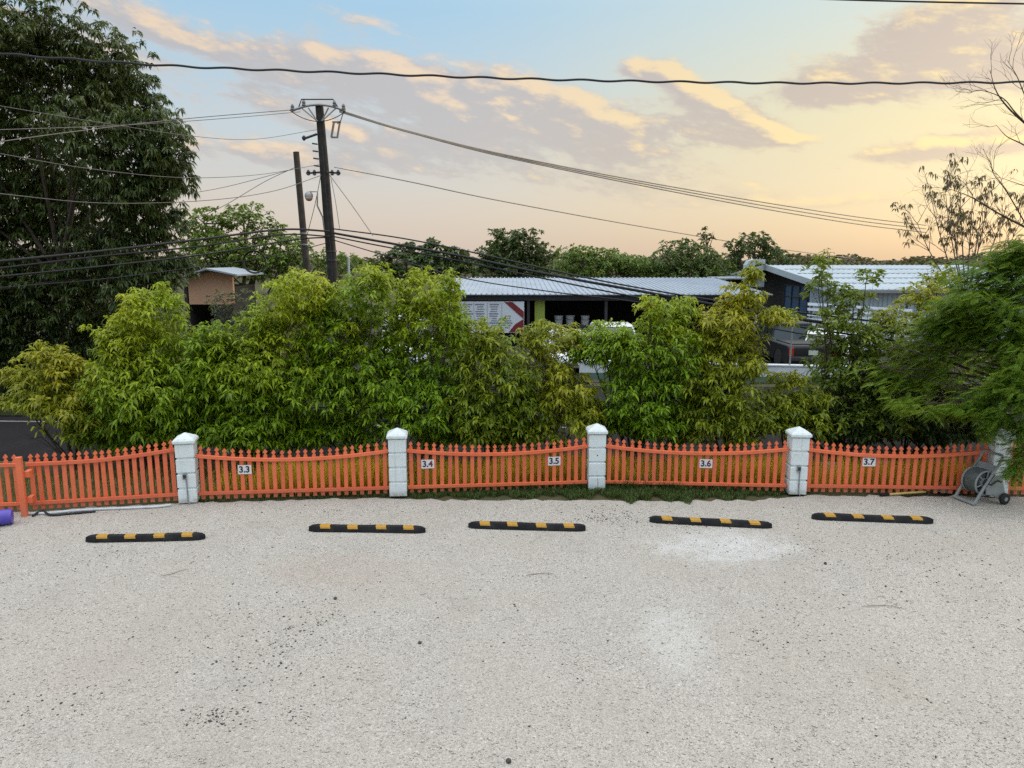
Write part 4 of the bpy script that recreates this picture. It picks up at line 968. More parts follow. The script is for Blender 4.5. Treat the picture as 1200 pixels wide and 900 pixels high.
# ================================================================== VEHICLES ACROSS THE ROAD
def paint(name, col, rough=0.25): return pmat(name, col, rough, tuple(c * 0.85 for c in col), 2, 0.4, spec=0.5, dirt=tuple(c * 0.5 + 0.03 for c in col), dirt_amt=0.25)
M_pw = paint('white_car_paint', (0.74, 0.75, 0.76)); M_pk = paint('black_car_paint', (0.006, 0.006, 0.007), 0.45); M_ps = paint('silver_car_paint', (0.34, 0.35, 0.37))
M_glass = pmat('car_glass', (0.03, 0.045, 0.045), 0.06, (0.02, 0.03, 0.03), 2, 0.4, spec=0.8)
M_red_l = pmat('tail_light_red', (0.35, 0.02, 0.015), 0.25); M_head = pmat('headlight_glass', (0.6, 0.62, 0.64), 0.15)
M_plate = pmat('licence_plate', (0.5, 0.55, 0.45), 0.5)
def vehicle(name, label, cat, x, y, rz, paintm, kind='sedan', group=None):
    """local +X is forward; length, width and side outline by kind."""
    rt = thing(name, label, cat, (x, y, 0), rz, group)
    if kind == 'sedan': L, W, bh, gh = 4.3, 1.68, 0.82, 1.34; cab = [(-1.75, -1.15), (1.15, 0.45)]
    elif kind == 'pickup': L, W, bh, gh = 5.1, 1.82, 1.0, 1.62; cab = [(-0.65, -0.45), (1.35, 0.65)]
    else: L, W, bh, gh = 4.7, 1.75, 1.05, 1.9; cab = [(-2.25, -2.1), (1.85, 1.2)]
    h = L / 2; gc = 0.24; wx = (-0.29 * L, 0.30 * L); wr = 0.33 if kind == 'sedan' else 0.37
    def arch(cx, n=9): return [(cx - (wr + 0.07) * math.cos(a), gc + 0.06 + (wr + 0.05) * math.sin(a)) for a in np.linspace(0, PI, n)]
    hood = bh - (0.10 if kind != 'van' else 0.06)
    prof = [(-h, gc + 0.12)] + [(-h, bh - 0.08), (-h + 0.08, bh)] + [(cab[0][0], bh), (cab[1][0], bh), (h - 0.45, hood), (h - 0.1, hood - 0.13), (h, gc + 0.25), (h - 0.05, gc)] + arch(wx[1])[::-1] + arch(wx[0])[::-1] + [(-h + 0.05, gc)]
    mb = MB(); mb.prism(prof, Matrix(), W); mb.build('body', paintm, rt, 35, bevel=0.06)
    # cabin: tapered roof
    (b0, t0), (b1, t1) = cab; wi = W * 0.47; wt = W * 0.39
    def frus(mb_, e, zlo, zhi, sh):
        def xx(z, a, b): s = (z - bh) / (gh - bh); return a + (b - a) * s
        vs = []
        for z in (zlo, zhi):
            s = (z - bh) / (gh - bh); ww = wi + (wt - wi) * s + e
            x0, x1 = xx(z, b0, t0) - sh, xx(z, b1, t1) + sh
            vs += [(x0, -ww, z), (x1, -ww, z), (x1, ww, z), (x0, ww, z)]
        mb_.add(vs, [(0, 1, 5, 4), (1, 2, 6, 5), (2, 3, 7, 6), (3, 0, 4, 7), (4, 5, 6, 7), (3, 2, 1, 0)])
    mb = MB(); frus(mb, -0.02, bh - 0.05, gh - 0.02, -0.03); mb.build('window_glass', M_glass, rt)
    mb = MB(); frus(mb, 0.012, gh - 0.09, gh, 0.012); mb.build('roof', paintm, rt, bevel=0.025)
    for sy in (-1, 1):
        for (bx, tx) in ((b0, t0), (b1, t1), ((b0 + b1) / 2 - 0.1, (t0 + t1) / 2 - 0.1)):
            MB().tube([(bx, sy * (wi + 0.0), bh - 0.03), (tx, sy * (wt + 0.0), gh - 0.05)], 0.035, 6).build('pillar', paintm, rt, 50)
    for cx in wx:
        for sy in (-1, 1):
            mb = MB(); mb.lathe([(wr * 0.62, -0.1), (wr * 0.94, -0.1), (wr, -0.07), (wr, 0.07), (wr * 0.94, 0.1), (wr * 0.62, 0.1)], Matrix.Translation((cx, sy * (W / 2 - 0.10), wr)) @ RY, 22); wo = mb.build('wheel', M_tyre, rt, 40)
            mb = MB(); mb.lathe([(0.03, -0.085), (wr * 0.60, -0.09), (wr * 0.63, 0.0), (wr * 0.60, 0.09), (0.03, 0.085)], Matrix.Translation((cx, sy * (W / 2 - 0.095), wr)) @ RY, 18); mb.build('rim', M_metal, wo, 40)
    for sy in (-1, 1):
        MB().box((h - 0.10, sy * (W / 2 - 0.26), hood - 0.19), (0.16, 0.36, 0.15), Matrix.Rotation(sy * R(-12), 3, 'Z')).build('headlight', M_head, rt, bevel=0.03)
        MB().box((-h + 0.0, sy * (W / 2 - 0.12), bh - 0.25), (0.06, 0.17, 0.32 if kind != 'sedan' else 0.17)).build('tail_light', M_red_l, rt, bevel=0.015)
        MB().box((b1 - 0.15, sy * (W / 2 + 0.07), bh + 0.10), (0.12, 0.18, 0.13)).build('side_mirror', paintm, rt, bevel=0.03)
    MB().box((-h - 0.035, 0, 0.50), (0.10, W * 0.94, 0.17)).build('bumper', M_dark_metal if kind == 'pickup' else paintm, rt, bevel=0.03)
    MB().box((h + 0.0, 0, 0.46), (0.10, W * 0.9, 0.20)).build('bumper', M_dark_metal if kind == 'pickup' else paintm, rt, bevel=0.03)
    MB().box((h - 0.03, 0, hood - 0.30), (0.10, W * 0.42, 0.15)).build('grille', M_dark_metal, rt, bevel=0.01)
    MB().box((-h - 0.02, 0.0, 0.72), (0.02, 0.34, 0.16)).build('plate', M_plate, rt)
    if kind == 'pickup':
        MB().box((-h + 0.03 + 0.9, 0, bh + 0.02), (1.55, W - 0.3, 0.03)).build('bed_cover', M_dark_metal, rt)
        MB().box((-h - 0.012, 0.05, bh - 0.2), (0.03, 0.26, 0.05)).build('tailgate_handle', M_metal, rt)
    return rt
gv = 'vehicles parked in front of the workshop'
vehicle('car', 'white saloon car parked in front of the dark workbench bay', 'car', at(664, 400, 28.3).x, 28.5, R(-86), M_pw, 'sedan', gv)
vehicle('pickup_truck', 'white pickup truck facing the road in front of the workshop', 'pickup truck', at(718, 400, 28.6).x, 29.2, R(-90), M_pw, 'pickup', gv)
vehicle('pickup_truck', 'black pickup truck seen from behind past the long low wall', 'pickup truck', at(928, 420, 27.6).x + 0.55, 29.6, R(90), M_pk, 'pickup', gv)
vehicle('car', 'white car mostly hidden by leaves right of the black pickup', 'car', at(985, 415, 28).x, 29.5, R(70), M_pw, 'sedan', gv)
vehicle('car', 'silver car seen over the bonnet end of the black pickup under the blue window', 'car', at(907, 388, 35.5).x, 36.6, R(180), M_ps, 'sedan', gv)
vehicle('van', 'white van mostly hidden behind the big leafy shrubs left of centre', 'van', at(470, 400, 28.3).x, 29.0, R(-80), M_pw, 'van', gv)

# ================================================================== VEGETATION
M_leaf_shrub = leafmat('shrub_leaf', (0.07, 0.155, 0.010), (0.25, 0.41, 0.014), (0.62, 0.60, 0.02), 0.40, 0.42)
M_leaf_shrub2 = leafmat('olive_shrub_leaf', (0.085, 0.15, 0.012), (0.28, 0.35, 0.02), (0.66, 0.50, 0.02), 0.40, 0.42)
M_leaf_mango = leafmat('mango_leaf', (0.024, 0.044, 0.012), (0.066, 0.102, 0.024), (0.17, 0.16, 0.04), 0.22, 0.42)
M_leaf_dark = leafmat('dark_leaf', (0.03, 0.058, 0.014), (0.07, 0.115, 0.024), (0.12, 0.12, 0.03), 0.2, 0.5)
M_leaf_fresh = leafmat('fresh_leaf', (0.07, 0.14, 0.02), (0.19, 0.27, 0.04), (0.2, 0.22, 0.05), 0.3, 0.5)
M_leaf_frond = leafmat('frond_leaf', (0.05, 0.13, 0.016), (0.155, 0.285, 0.028), (0.27, 0.37, 0.03), 0.43, 0.5)
M_leaf_brown = leafmat('dry_pod', (0.10, 0.065, 0.045), (0.20, 0.14, 0.10), (0.12, 0.09, 0.05), 0.3, 0.7)

def L(px, py, rx, ry, Y, dy=None):
    c = at(px, py, Y); k = Y / FPX
    return (tuple(c), (rx * k, (dy if dy else 0.75 * rx * k + 0.25), ry * k))
def lobes(Y, lst, jit=0.5, seed=1):
    rg = random.Random(seed)
    return [L(a, b, c, d, Y + rg.uniform(-jit, jit)) for a, b, c, d in lst]
def young(z0, z1, base=0.05, amt=0.8, seed=0, spots=()):
    def f(P, rng):
        w = wobble(np.random.default_rng(seed), 6, 1.0, 3.0)(P)
        s = np.clip((P[:, 2] - z0) / (z1 - z0), 0, 1)
        t_ = base + amt * s * np.clip(0.45 + 0.4 * w, 0, 1)
        for (c, r, k) in spots:
            d2 = ((P - np.array(c)) ** 2).sum(axis=1) / r ** 2
            t_ = np.maximum(t_, k * np.exp(-d2))
        return np.clip(t_, 0, 1)
    return f
gs = 'leafy shrubs planted in a row behind the picket fence'
def shrub(label, px, Y, lst, seed, mat=M_leaf_shrub, per=29, tint=None, r0=0.026, length=0.172, width=0.024, droop=0.72, nleaf=14, gap_t=0.85, elev=(-0.25, 0.95), jit=0.4, skirt=True):
    b = at(px, 530, Y); g = 0.0
    x0 = min(l[0] - 0.6 * l[2] for l in lst); x1 = max(l[0] + 0.6 * l[2] for l in lst)
    if skirt:
        k = max(2, int((x1 - x0) / 34))
        base_l = list(lst); lst = base_l + [(x0 + (x1 - x0) * (i + 0.5) / k, 500 + 8 * ((i * 7 + seed) % 3 - 1), 26, 17) for i in range(k)]
    return broad_tree('leafy_shrub', label, 'shrub', (b.x, Y, g), lobes(Y, lst, jit, seed), mat, M_bark, seed, per, nleaf, length, width, droop, r0, gs, gap_t, 0.35,
                      elev, tint or young(1.2, 3.6, 0.08, 0.9, seed))
shrub('low spreading yellow green shrub at far left over the gate panel', 85, 14.4, [(48, 418, 26, 18), (78, 432, 24, 16), (26, 440, 24, 10), (24, 468, 20, 8), (48, 512, 22, 8), (78, 455, 48, 32), (100, 492, 42, 28), (45, 500, 20, 14), (62, 470, 40, 18)], 11, M_leaf_shrub2, per=24, skirt=False, tint=young(0.8, 2.2, 0.15, 0.6, 3))
shrub('tall bright green shrub with a pointed top right of the low yellow green one', 175, 14.5, [(180, 362, 38, 26), (150, 395, 38, 28), (180, 415, 62, 40), (195, 462, 62, 42), (145, 455, 40, 38), (130, 495, 45, 25), (205, 500, 45, 20), (115, 505, 25, 18), (165, 512, 50, 14)], 12)
shrub('broad bright green shrub standing just left of the utility pole foot', 300, 14.6, [(348, 345, 40, 28), (308, 388, 26, 22), (262, 418, 38, 26), (335, 392, 52, 40), (265, 445, 48, 42), (325, 450, 62, 45), (300, 495, 60, 25), (238, 470, 28, 35), (285, 420, 34, 28), (252, 398, 24, 22), (256, 440, 32, 28), (292, 445, 34, 30), (255, 508, 45, 15), (335, 508, 45, 15)], 13, gap_t=1.4, tint=young(1.4, 3.7, 0.06, 0.9, 5))
shrub('tallest bright green shrub below the black utility pole', 420, 14.7, [(435, 336, 30, 27), (390, 358, 32, 26), (400, 395, 48, 40), (448, 385, 45, 40), (385, 450, 50, 42), (440, 450, 55, 42), (400, 500, 55, 22), (445, 506, 45, 16)], 14, tint=young(1.6, 3.7, 0.06, 0.9, 6, [(tuple(at(418, 392, 14.3)), 0.35, 0.8)]))
shrub('mid green shrub with an upright tip left of the price board', 495, 14.5, [(495, 345, 36, 27), (528, 338, 14, 20), (500, 385, 42, 34), (535, 380, 18, 26), (500, 430, 48, 38), (490, 480, 52, 35), (530, 470, 35, 40), (515, 506, 45, 16)], 15, M_leaf_shrub, per=26, tint=young(2.0, 3.6, 0.02, 0.65, 7), gap_t=0.95)
shrub('dull green rounded shrub beneath the price board', 578, 14.3, [(572, 393, 28, 22), (560, 425, 38, 30), (590, 440, 42, 34), (570, 480, 52, 34), (610, 485, 40, 28), (575, 508, 50, 14)], 16, M_leaf_shrub2, per=26, tint=young(1.6, 3.0, 0.02, 0.4, 8), gap_t=1.0)
shrub('olive shrub with yellowing leaves between the price board and the white saloon', 650, 14.4, [(632, 397, 25, 20), (668, 398, 22, 16), (640, 430, 36, 28), (662, 455, 36, 30), (640, 480, 45, 30), (682, 478, 26, 24), (655, 505, 45, 16)], 17, M_leaf_shrub2, per=26, tint=young(0.8, 2.8, 0.15, 0.6, 9), gap_t=1.0)
shrub('dense green shrub in front of the white pickup with one golden sprig on top', 742, 14.5, [(766, 358, 17, 10), (800, 366, 18, 18), (775, 385, 26, 20), (738, 398, 22, 16), (706, 398, 32, 20), (690, 412, 20, 14), (725, 408, 26, 18), (748, 425, 40, 30), (790, 420, 36, 38), (745, 465, 44, 36), (785, 470, 40, 34), (760, 496, 50, 15), (720, 490, 35, 20)], 18, M_leaf_shrub, gap_t=1.25, per=27, tint=young(1.8, 3.4, 0.02, 0.45, 10, [(tuple(at(762, 356, 14.4)), 0.38, 1.0), (tuple(at(790, 395, 14.3)), 0.3, 0.85)]))
shrub('ragged yellow green shrub left of the black pickup reaching up to the roof vent', 848, 14.4, [(868, 352, 24, 20), (880, 322, 10, 16), (850, 378, 32, 20), (905, 372, 26, 9), (835, 402, 26, 22), (868, 400, 26, 22), (820, 440, 36, 32), (850, 455, 38, 30), (830, 485, 48, 20), (870, 425, 24, 18), (865, 490, 40, 16)], 19, M_leaf_shrub2, per=26, tint=young(1.6, 3.4, 0.08, 0.75, 11), gap_t=0.95)
shrub('small drooping shrub in front of the long low wall', 925, 14.3, [(922, 446, 18, 10), (915, 472, 30, 16), (948, 466, 20, 12), (935, 492, 42, 18)], 20, M_leaf_shrub2, per=26, tint=young(1.0, 2.4, 0.05, 0.5, 12), jit=0.25, skirt=False)
shrub('tall thin dark shrub with sparse tips before the white tin building', 985, 14.8, [(962, 312, 18, 14), (968, 340, 22, 16), (1000, 355, 26, 18), (1015, 330, 14, 10), (976, 378, 24, 18), (985, 395, 32, 22), (1000, 430, 50, 36), (988, 428, 36, 30), (985, 475, 60, 34), (1030, 395, 30, 22), (1040, 480, 50, 34), (930, 485, 35, 22)], 21, leafmat('broad_shrub_leaf', (0.06, 0.12, 0.015), (0.18, 0.25, 0.03), (0.42, 0.40, 0.04), 0.36), per=11, nleaf=12, length=0.20, width=0.032, droop=0.6, gap_t=0.6, tint=young(1.6, 3.6, 0.05, 0.5, 13))
shrub('dense dark shrub filling the space under the feathery tree', 1060, 14.9, [(1010, 455, 45, 30), (1060, 445, 50, 30), (1000, 490, 45, 20), (1055, 485, 50, 24), (1110, 475, 50, 30), (1140, 500, 40, 14), (1090, 503, 50, 12)], 23, M_leaf_dark, per=16, length=0.2, width=0.028, droop=0.7, tint=young(1.0, 3.0, 0.0, 0.3, 18), gap_t=1.2)
shrub('yellow green bush rising beside the eave of the white tin building', 1090, 15.5, [(1100, 325, 22, 16), (1085, 352, 34, 22), (1045, 372, 26, 14), (1110, 380, 45, 28), (1060, 410, 40, 26), (1120, 430, 60, 40), (1075, 470, 70, 38)], 22, M_leaf_shrub2, per=13, length=0.19, width=0.026, droop=0.6, tint=young(2.2, 3.8, 0.03, 0.55, 14))

# the big mango tree across the road at the left
mg = [(20, 40, 70, 45), (85, 50, 50, 40), (130, 75, 45, 42), (45, 110, 70, 55), (150, 120, 55, 45), (185, 165, 42, 32), (110, 160, 65, 45), (30, 195, 70, 50), (195, 205, 32, 30), (150, 215, 60, 40), (85, 245, 70, 45),
      (180, 262, 38, 30), (20, 290, 65, 50), (130, 300, 65, 40), (75, 345, 70, 42), (165, 335, 45, 34), (10, 375, 60, 48), (120, 385, 60, 38), (205, 312, 25, 18), (-60, 90, 80, 70), (-70, 220, 80, 80), (-70, 350, 80, 70), (60, 425, 70, 40)]
broad_tree('mango_tree', 'huge dark mango tree with drooping leaves towering at the left edge', 'tree', (at(70, 470, 23).x, 23, 0), lobes(23, mg, 1.3, 3), M_leaf_mango, M_bark, 31, 14.0, 18, 0.21, 0.030, 0.85, 0.07, None, 0.98, 0.30,
           (-0.45, 0.55), young(4, 11, 0.05, 0.35, 15), 0.35, 1.3, 4, trunk_top=tuple(at(75, 330, 23)))
# dark undergrowth below it
gu = 'dark bushes under the mango tree'
for lab, px, Y, lst, sd_ in (
    ('dark bush at the far left edge under the mango tree', 10, 24.5, [(0, 420, 60, 50), (50, 450, 50, 35), (-50, 440, 60, 50)], 41),
    ('dark bush directly under the middle of the mango tree', 110, 25.5, [(110, 420, 60, 45), (90, 450, 55, 35), (150, 440, 45, 40)], 42),
    ('dark bush between the mango tree and the peach house', 195, 26.5, [(195, 375, 26, 30), (190, 420, 45, 40), (235, 430, 40, 30)], 43)):
    broad_tree('dark_bush', lab, 'bush', (at(px, 480, Y).x, Y, 0), lobes(Y, lst, 0.4, sd_), M_leaf_dark, M_bark, sd_, 7, 12, 0.26, 0.035, 0.6, 0.06, gu, 1.3, 0.4)
broad_tree('grey_green_bush', 'dusty grey green bush in front of the peach house wall', 'bush', (at(268, 470, 30).x, 30, 0), lobes(30, [(262, 352, 22, 16), (275, 380, 28, 26), (300, 350, 20, 14), (262, 405, 30, 20)], 0.4, 7), leafmat('dusty_leaf', (0.07, 0.085, 0.045), (0.13, 0.14, 0.075), (0.18, 0.17, 0.08), 0.25, 0.6), M_bark, 44, 7, 12, 0.22, 0.03, 0.5, 0.06, None, 0.8, 0.4)

# trees behind the buildings
def back_tree(label, px, Y, lst, seed, mat, per=2.2, length=0.38, width=0.085, gap_t=1.0, r0=0.16, nleaf=11, group='trees rising behind the buildings', droop=0.45, name='background_tree'):
    return broad_tree(name, label, 'tree', (at(px, 420, Y).x, Y, 0), lobes(Y, lst, Y * 0.02, seed), mat, M_bark, seed, per, nleaf, length, width, droop, r0, group, gap_t, 0.35, (-0.5, 0.9), young(3, 8, 0.05, 0.4, seed), 0.4, 1.6, 4)
back_tree('bright green airy tree between the mango tree and the shorter brown pole', 275, 40, [(240, 262, 30, 18), (285, 255, 32, 16), (265, 290, 50, 24), (315, 275, 24, 16), (345, 295, 28, 20), (300, 310, 60, 22), (225, 300, 25, 25), (395, 310, 30, 14)], 51, M_leaf_fresh, 6.5, 0.27, 0.052, 0.9)
back_tree('dark tree furthest left of the dark row behind the workshop', 478, 62, [(478, 294, 15, 12), (455, 305, 22, 12), (495, 303, 18, 14), (470, 322, 30, 14)], 52, M_leaf_dark, 2.4, 0.5, 0.11)
back_tree('small dark tree with a round head left of the tallest dark one', 512, 60, [(507, 290, 14, 11), (530, 300, 22, 11), (505, 308, 26, 14), (540, 312, 22, 12)], 53, M_leaf_dark, 2.4, 0.5, 0.11)
back_tree('tallest dark tree with a domed crown rising behind the price board', 608, 55, [(590, 282, 20, 14), (615, 280, 20, 13), (605, 298, 40, 18), (580, 305, 24, 16), (635, 300, 18, 14), (610, 318, 45, 16)], 54, M_leaf_dark, 5.2, 0.34, 0.07)
back_tree('bright green flat topped tree directly behind the workshop roof', 700, 50, [(675, 298, 22, 9), (705, 300, 28, 10), (735, 308, 28, 10), (690, 315, 42, 14), (750, 318, 30, 10)], 55, M_leaf_fresh, 6, 0.30, 0.06)
back_tree('mid green tree behind the right half of the workshop roof', 800, 50, [(800, 292, 24, 12), (785, 308, 30, 14), (825, 305, 26, 16), (810, 322, 42, 14)], 56, leafmat('mid_leaf', (0.045, 0.09, 0.02), (0.10, 0.155, 0.03), (0.16, 0.16, 0.04), 0.25), 5.5, 0.30, 0.06)
back_tree('tall narrow dark tree poking out above the mid green one', 828, 56, [(828, 276, 11, 10), (826, 292, 13, 12), (830, 312, 14, 16)], 57, M_leaf_dark, 5.2, 0.32, 0.066)
back_tree('dark spreading tree directly behind the roof vent', 880, 54, [(885, 284, 20, 13), (865, 292, 16, 12), (900, 296, 16, 14), (875, 308, 34, 16)], 58, M_leaf_dark, 5.2, 0.32, 0.066, 0.9)
back_tree('small dark tree right of the roof vent against the sunset', 914, 58, [(913, 297, 9, 8), (918, 308, 16, 9)], 59, M_leaf_dark, 5.2, 0.32, 0.066)
back_tree('low green tree filling the gap above the right end of the workshop roof', 760, 58, [(765, 316, 30, 10), (850, 318, 30, 10)], 60, M_leaf_fresh, 2.6, 0.42, 0.09)

# far wood along the horizon
rng = np.random.default_rng(77)
M_leaf_far = leafmat('far_wood', (0.05, 0.055, 0.03), (0.10, 0.088, 0.055), (0.14, 0.10, 0.06), 0.15, 0.8)
N = 9000
Yf = rng.uniform(120, 260, N); az_ = rng.uniform(-0.85, 0.95, N); X = Yf * np.tan(az_)
hmax = 3.3 + 0.010 * (Yf - 120) + 0.7 * np.sin(az_ * 37) + 0.6 * np.sin(az_ * 91 + 1)
P = np.stack([X, Yf, hmax * np.sqrt(rng.random(N))], axis=1)
V, F = rosettes(rng, P, np.tile([0, 0, 1.0], (N, 1)), 5, 1.15, 0.32, 0.4)
tag(np_mesh('far_wood', V, F, M_leaf_far, None, np.repeat(rng.random(N) * 0.8, 30)), 'brownish green woodland along the far horizon', 'woodland', kind='stuff')

# bare tree with brown clusters behind the right hand shrubs
def grow(rg, mb, p, d, length, r, depth, tips, spread=0.55, up=0.12):
    n = 4; pts = [p]; q = p.copy(); dd = d.copy()
    for i in range(n):
        dd = (dd + Vector((rg.gauss(0, 0.12), rg.gauss(0, 0.12), rg.gauss(0, 0.10) + up * 0.3))).normalized(); q = q + dd * length / n; pts.append(q.copy())
    mb.tube(pts, [r * (1 - 0.4 * i / n) for i in range(n + 1)], 5 if r < 0.02 else 7, caps=False)
    if depth == 0: tips.append((q, dd)); return
    for k in range(rg.choice((2, 3, 3)) if depth > 1 else rg.choice((2, 3))):
        nd = (dd + Vector((rg.gauss(0, spread), rg.gauss(0, spread), rg.gauss(0, spread * 0.8) + up))).normalized()
        st = pts[-1] if k < 2 else pts[rg.choice((2, 3))]
        grow(rg, mb, st, nd, length * rg.uniform(0.6, 0.85), r * 0.58, depth - 1, tips, spread, up)
rg = random.Random(12)
b1_ = Vector((at(1128, 400, 24).x, 24, 0))
bt = thing('bare_tree', 'pale leafless tree hung with brown pod clusters against the sunset at right', 'tree', b1_)
mb = MB(); tips = []
mb.tube([(0, 0, -0.05), (0.05, 0, 1.4), (0.0, 0, 2.8)], [0.16, 0.13, 0.11], 9)
for tx, tz in ((1075, 262), (1092, 235), (1108, 225), (1125, 222), (1140, 228), (1160, 225), (1180, 240), (1195, 262), (1150, 250), (1115, 250)):
    e = at(tx, tz, 24 + rg.uniform(-0.8, 0.8)) - b1_; s = Vector((0, 0, 2.6))
    m1 = s.lerp(e, 0.55) + Vector((e.x * 0.12, 0, -0.12))
    cv = [s * (1 - k / 6) ** 2 + m1 * 2 * (k / 6) * (1 - k / 6) + e * (k / 6) ** 2 for k in range(7)]
    mb.tube(cv, [0.026 - 0.0031 * k for k in range(7)], 6, caps=False)
    for k in range(8):
        st = cv[rg.choice((3, 4, 5, 6))]; dd = (e - s).normalized() + Vector((rg.gauss(0, 0.6), rg.gauss(0, 0.5), rg.gauss(0.1, 0.4)))
        grow(rg, mb, st, dd.normalized(), 0.5, 0.011, 2, tips, 0.5)
mb.build('trunk', M_bark_pale, bt, 60)
tp = np.array([list(p) for p, d in tips]); rng = np.random.default_rng(4)
k = rng.random(len(tp)) < 0.5; tp = tp[k]
V, F = rosettes(rng, tp, np.tile([0, 0, -0.6], (len(tp), 1)), 6, 0.12, 0.024, 0.9, (-1.0, 0.4))
np_mesh('pod_clusters', V, F, M_leaf_brown, bt, np.zeros(len(tp) * 36))

# nearer bare limbs reaching in from the right edge
bb = Vector((at(1330, 450, 13.5).x, 13.5, 0))
b2 = thing('bare_tree', 'nearer leafless tree whose dark twigs reach in from the right edge', 'tree', bb)
mb = MB(); tips = []
mb.tube([(0, 0, -0.05), (-0.05, 0, 2.0), (0.05, 0.05, 4.2), (0.1, 0.1, 6.5)], [0.20, 0.17, 0.13, 0.07], 10)
rg = random.Random(8)
def limb(pix, r0, r1, nt, dep=2, ln=0.34, tr=0.0045):
    pts = spline([at(*p) - bb for p in pix], 5); n = len(pts)
    mb.tube(pts, [0.65 * (r0 + (r1 - r0) * i / (n - 1)) for i in range(n)], 6, caps=False)
    for k in range(nt):
        i = rg.randrange(n // 4, n); d = (pts[min(i + 1, n - 1)] - pts[max(0, i - 1)]).normalized()
        nd = (d + Vector((rg.gauss(0, 0.5), rg.gauss(0, 0.4), rg.gauss(0.1, 0.55)))).normalized()
        grow(rg, mb, pts[i], nd, ln * rg.uniform(0.6, 1.2), tr, dep, tips, 0.5, 0.06)
limb([(1322, 330, 13.5), (1260, 210, 13.4), (1212, 155, 13.2), (1185, 130, 13.1), (1168, 108, 13), (1160, 82, 13)], 0.045, 0.006, 6)
limb([(1212, 155, 13.2), (1190, 132, 13.0), (1175, 115, 12.9), (1150, 106, 12.8), (1134, 110, 12.7)], 0.02, 0.004, 7)
limb([(1240, 185, 13.3), (1205, 120, 13.3), (1192, 90, 13.3), (1180, 70, 13.3)], 0.022, 0.004, 6)
limb([(1300, 250, 13.4), (1230, 190, 13.1), (1200, 170, 13), (1180, 160, 12.9), (1168, 147, 12.8)], 0.03, 0.004, 5)
limb([(1324, 345, 13.5), (1250, 290, 13.2), (1205, 268, 13), (1170, 250, 12.9), (1140, 232, 12.8), (1115, 222, 12.7)], 0.045, 0.006, 9, 2, 0.42)
limb([(1205, 268, 13), (1180, 225, 13), (1165, 205, 13), (1160, 190, 13)], 0.018, 0.004, 5, 2, 0.36)
limb([(1280, 260, 13.3), (1220, 225, 13.2), (1195, 216, 13), (1172, 208, 12.9)], 0.022, 0.004, 5)
mb.build('trunk', M_twig, b2, 60)

# feathery leafed tree hanging over the fence at the right
rng = np.random.default_rng(21)
FX = at(1235, 480, 13.4); fbase = np.array([FX.x, 13.4, 0.0])
ft = thing('feathery_tree', 'feathery leafed green tree with layered fronds hanging over the fence at right', 'tree', tuple(fbase))
fl = []
rg = random.Random(5)
for (px, py, rx, ry, Y) in ((1175, 330, 55, 30, 13.6), (1200, 300, 30, 22, 13.6), (1140, 365, 55, 26, 13.2), (1190, 385, 55, 35, 13), (1100, 405, 55, 22, 13.3), (1160, 425, 60, 32, 12.6), (1070, 440, 50, 20, 13.4), (1125, 455, 55, 20, 12.8),
                            (1200, 455, 40, 28, 12.2), (1085, 474, 36, 10, 12.9), (1135, 476, 36, 9, 12.6), (1197, 515, 12, 40, 11.8), (1164, 500, 8, 24, 12.0), (1190, 548, 10, 16, 11.7), (1176, 488, 20, 12, 12.0), (1250, 380, 60, 90, 13), (1030, 430, 30, 12, 13.6), (1050, 405, 30, 10, 13.5), (1120, 385, 40, 16, 13.4)):
    fl.append(L(px, py, rx, ry, Y, 0.5 if rx > 20 else 0.14))
mb = MB()
mb.tube([(0, 0, -0.05), (-0.04, 0.02, 0.9), (0.03, 0, 2.0), (-0.05, 0.05, 3.2)], [0.16, 0.13, 0.11, 0.06], 10)
nprng = np.random.default_rng(6)
limbs(nprng, (0, 0, 1.6), [(np.array(c) - fbase, r) for c, r in fl], 0.045, mb, forks=5)
mb.build('trunk', M_bark, ft, 60)
P, I = lobe_points(rng, [(np.array(c) - fbase, r) for c, r in fl], 190, 0.30, wobble(rng, 8, 1.0, 3.2), 1.15)
out = P - np.array([0.0, 0, 1.8]); out[:, 2] *= 0.25
n = len(P); d = unit(unit(out) + rng.normal(0, 0.55, (n, 3)) * [1, 1, 0.3]); d[:, 2] = rng.normal(-0.05, 0.16, n); d = unit(d)
Lf = rng.uniform(0.15, 0.28, n); drp = rng.uniform(0.15, 0.6, n)
npn = 13; S = np.linspace(0.12, 1.0, npn); vs = []
up = np.array([0, 0, 1.0]); side = unit(np.cross(d, up)); nr = np.cross(side, d)
roll = rng.normal(0, 0.35, (n, 1)); side2 = side * np.cos(roll) + nr * np.sin(roll)
V_ = []
for s in S:
    c = P + Lf[:, None] * (s * d - up * (drp[:, None] * s * s))
    pl = Lf * 0.28 * math.sin(PI * (0.18 + 0.72 * s)) * rng.uniform(0.8, 1.2, n)
    for sg in (-1, 1):
        pd = unit(side2 * sg + d * 0.45 - up * 0.12)
        wv = d * 0.0095
        b0 = c; e = c + pd * pl[:, None] - up * (0.12 * pl[:, None]); m = c + pd * (0.5 * pl)[:, None]
        V_ += [b0 - wv * 0.5, m - wv, e, m + wv]
# rachis
e = P + Lf[:, None] * (d - up * drp[:, None]); m = P + Lf[:, None] * (0.5 * d - up * drp[:, None] * 0.25)
V_ += [P - side2 * 0.003, m - side2 * 0.003, e, m + side2 * 0.003]
V = np.stack(V_, axis=1); nq = V.shape[1] // 4
V = V.reshape(-1, 3); F = [np.arange(len(V)).reshape(-1, 4)]
tint = np.repeat(np.clip(0.25 + 0.4 * wobble(rng, 5, 1, 3)(P) + rng.normal(0, 0.15, n), 0, 1), nq * 4)
np_mesh('crown', V, F, M_leaf_frond, ft, tint)

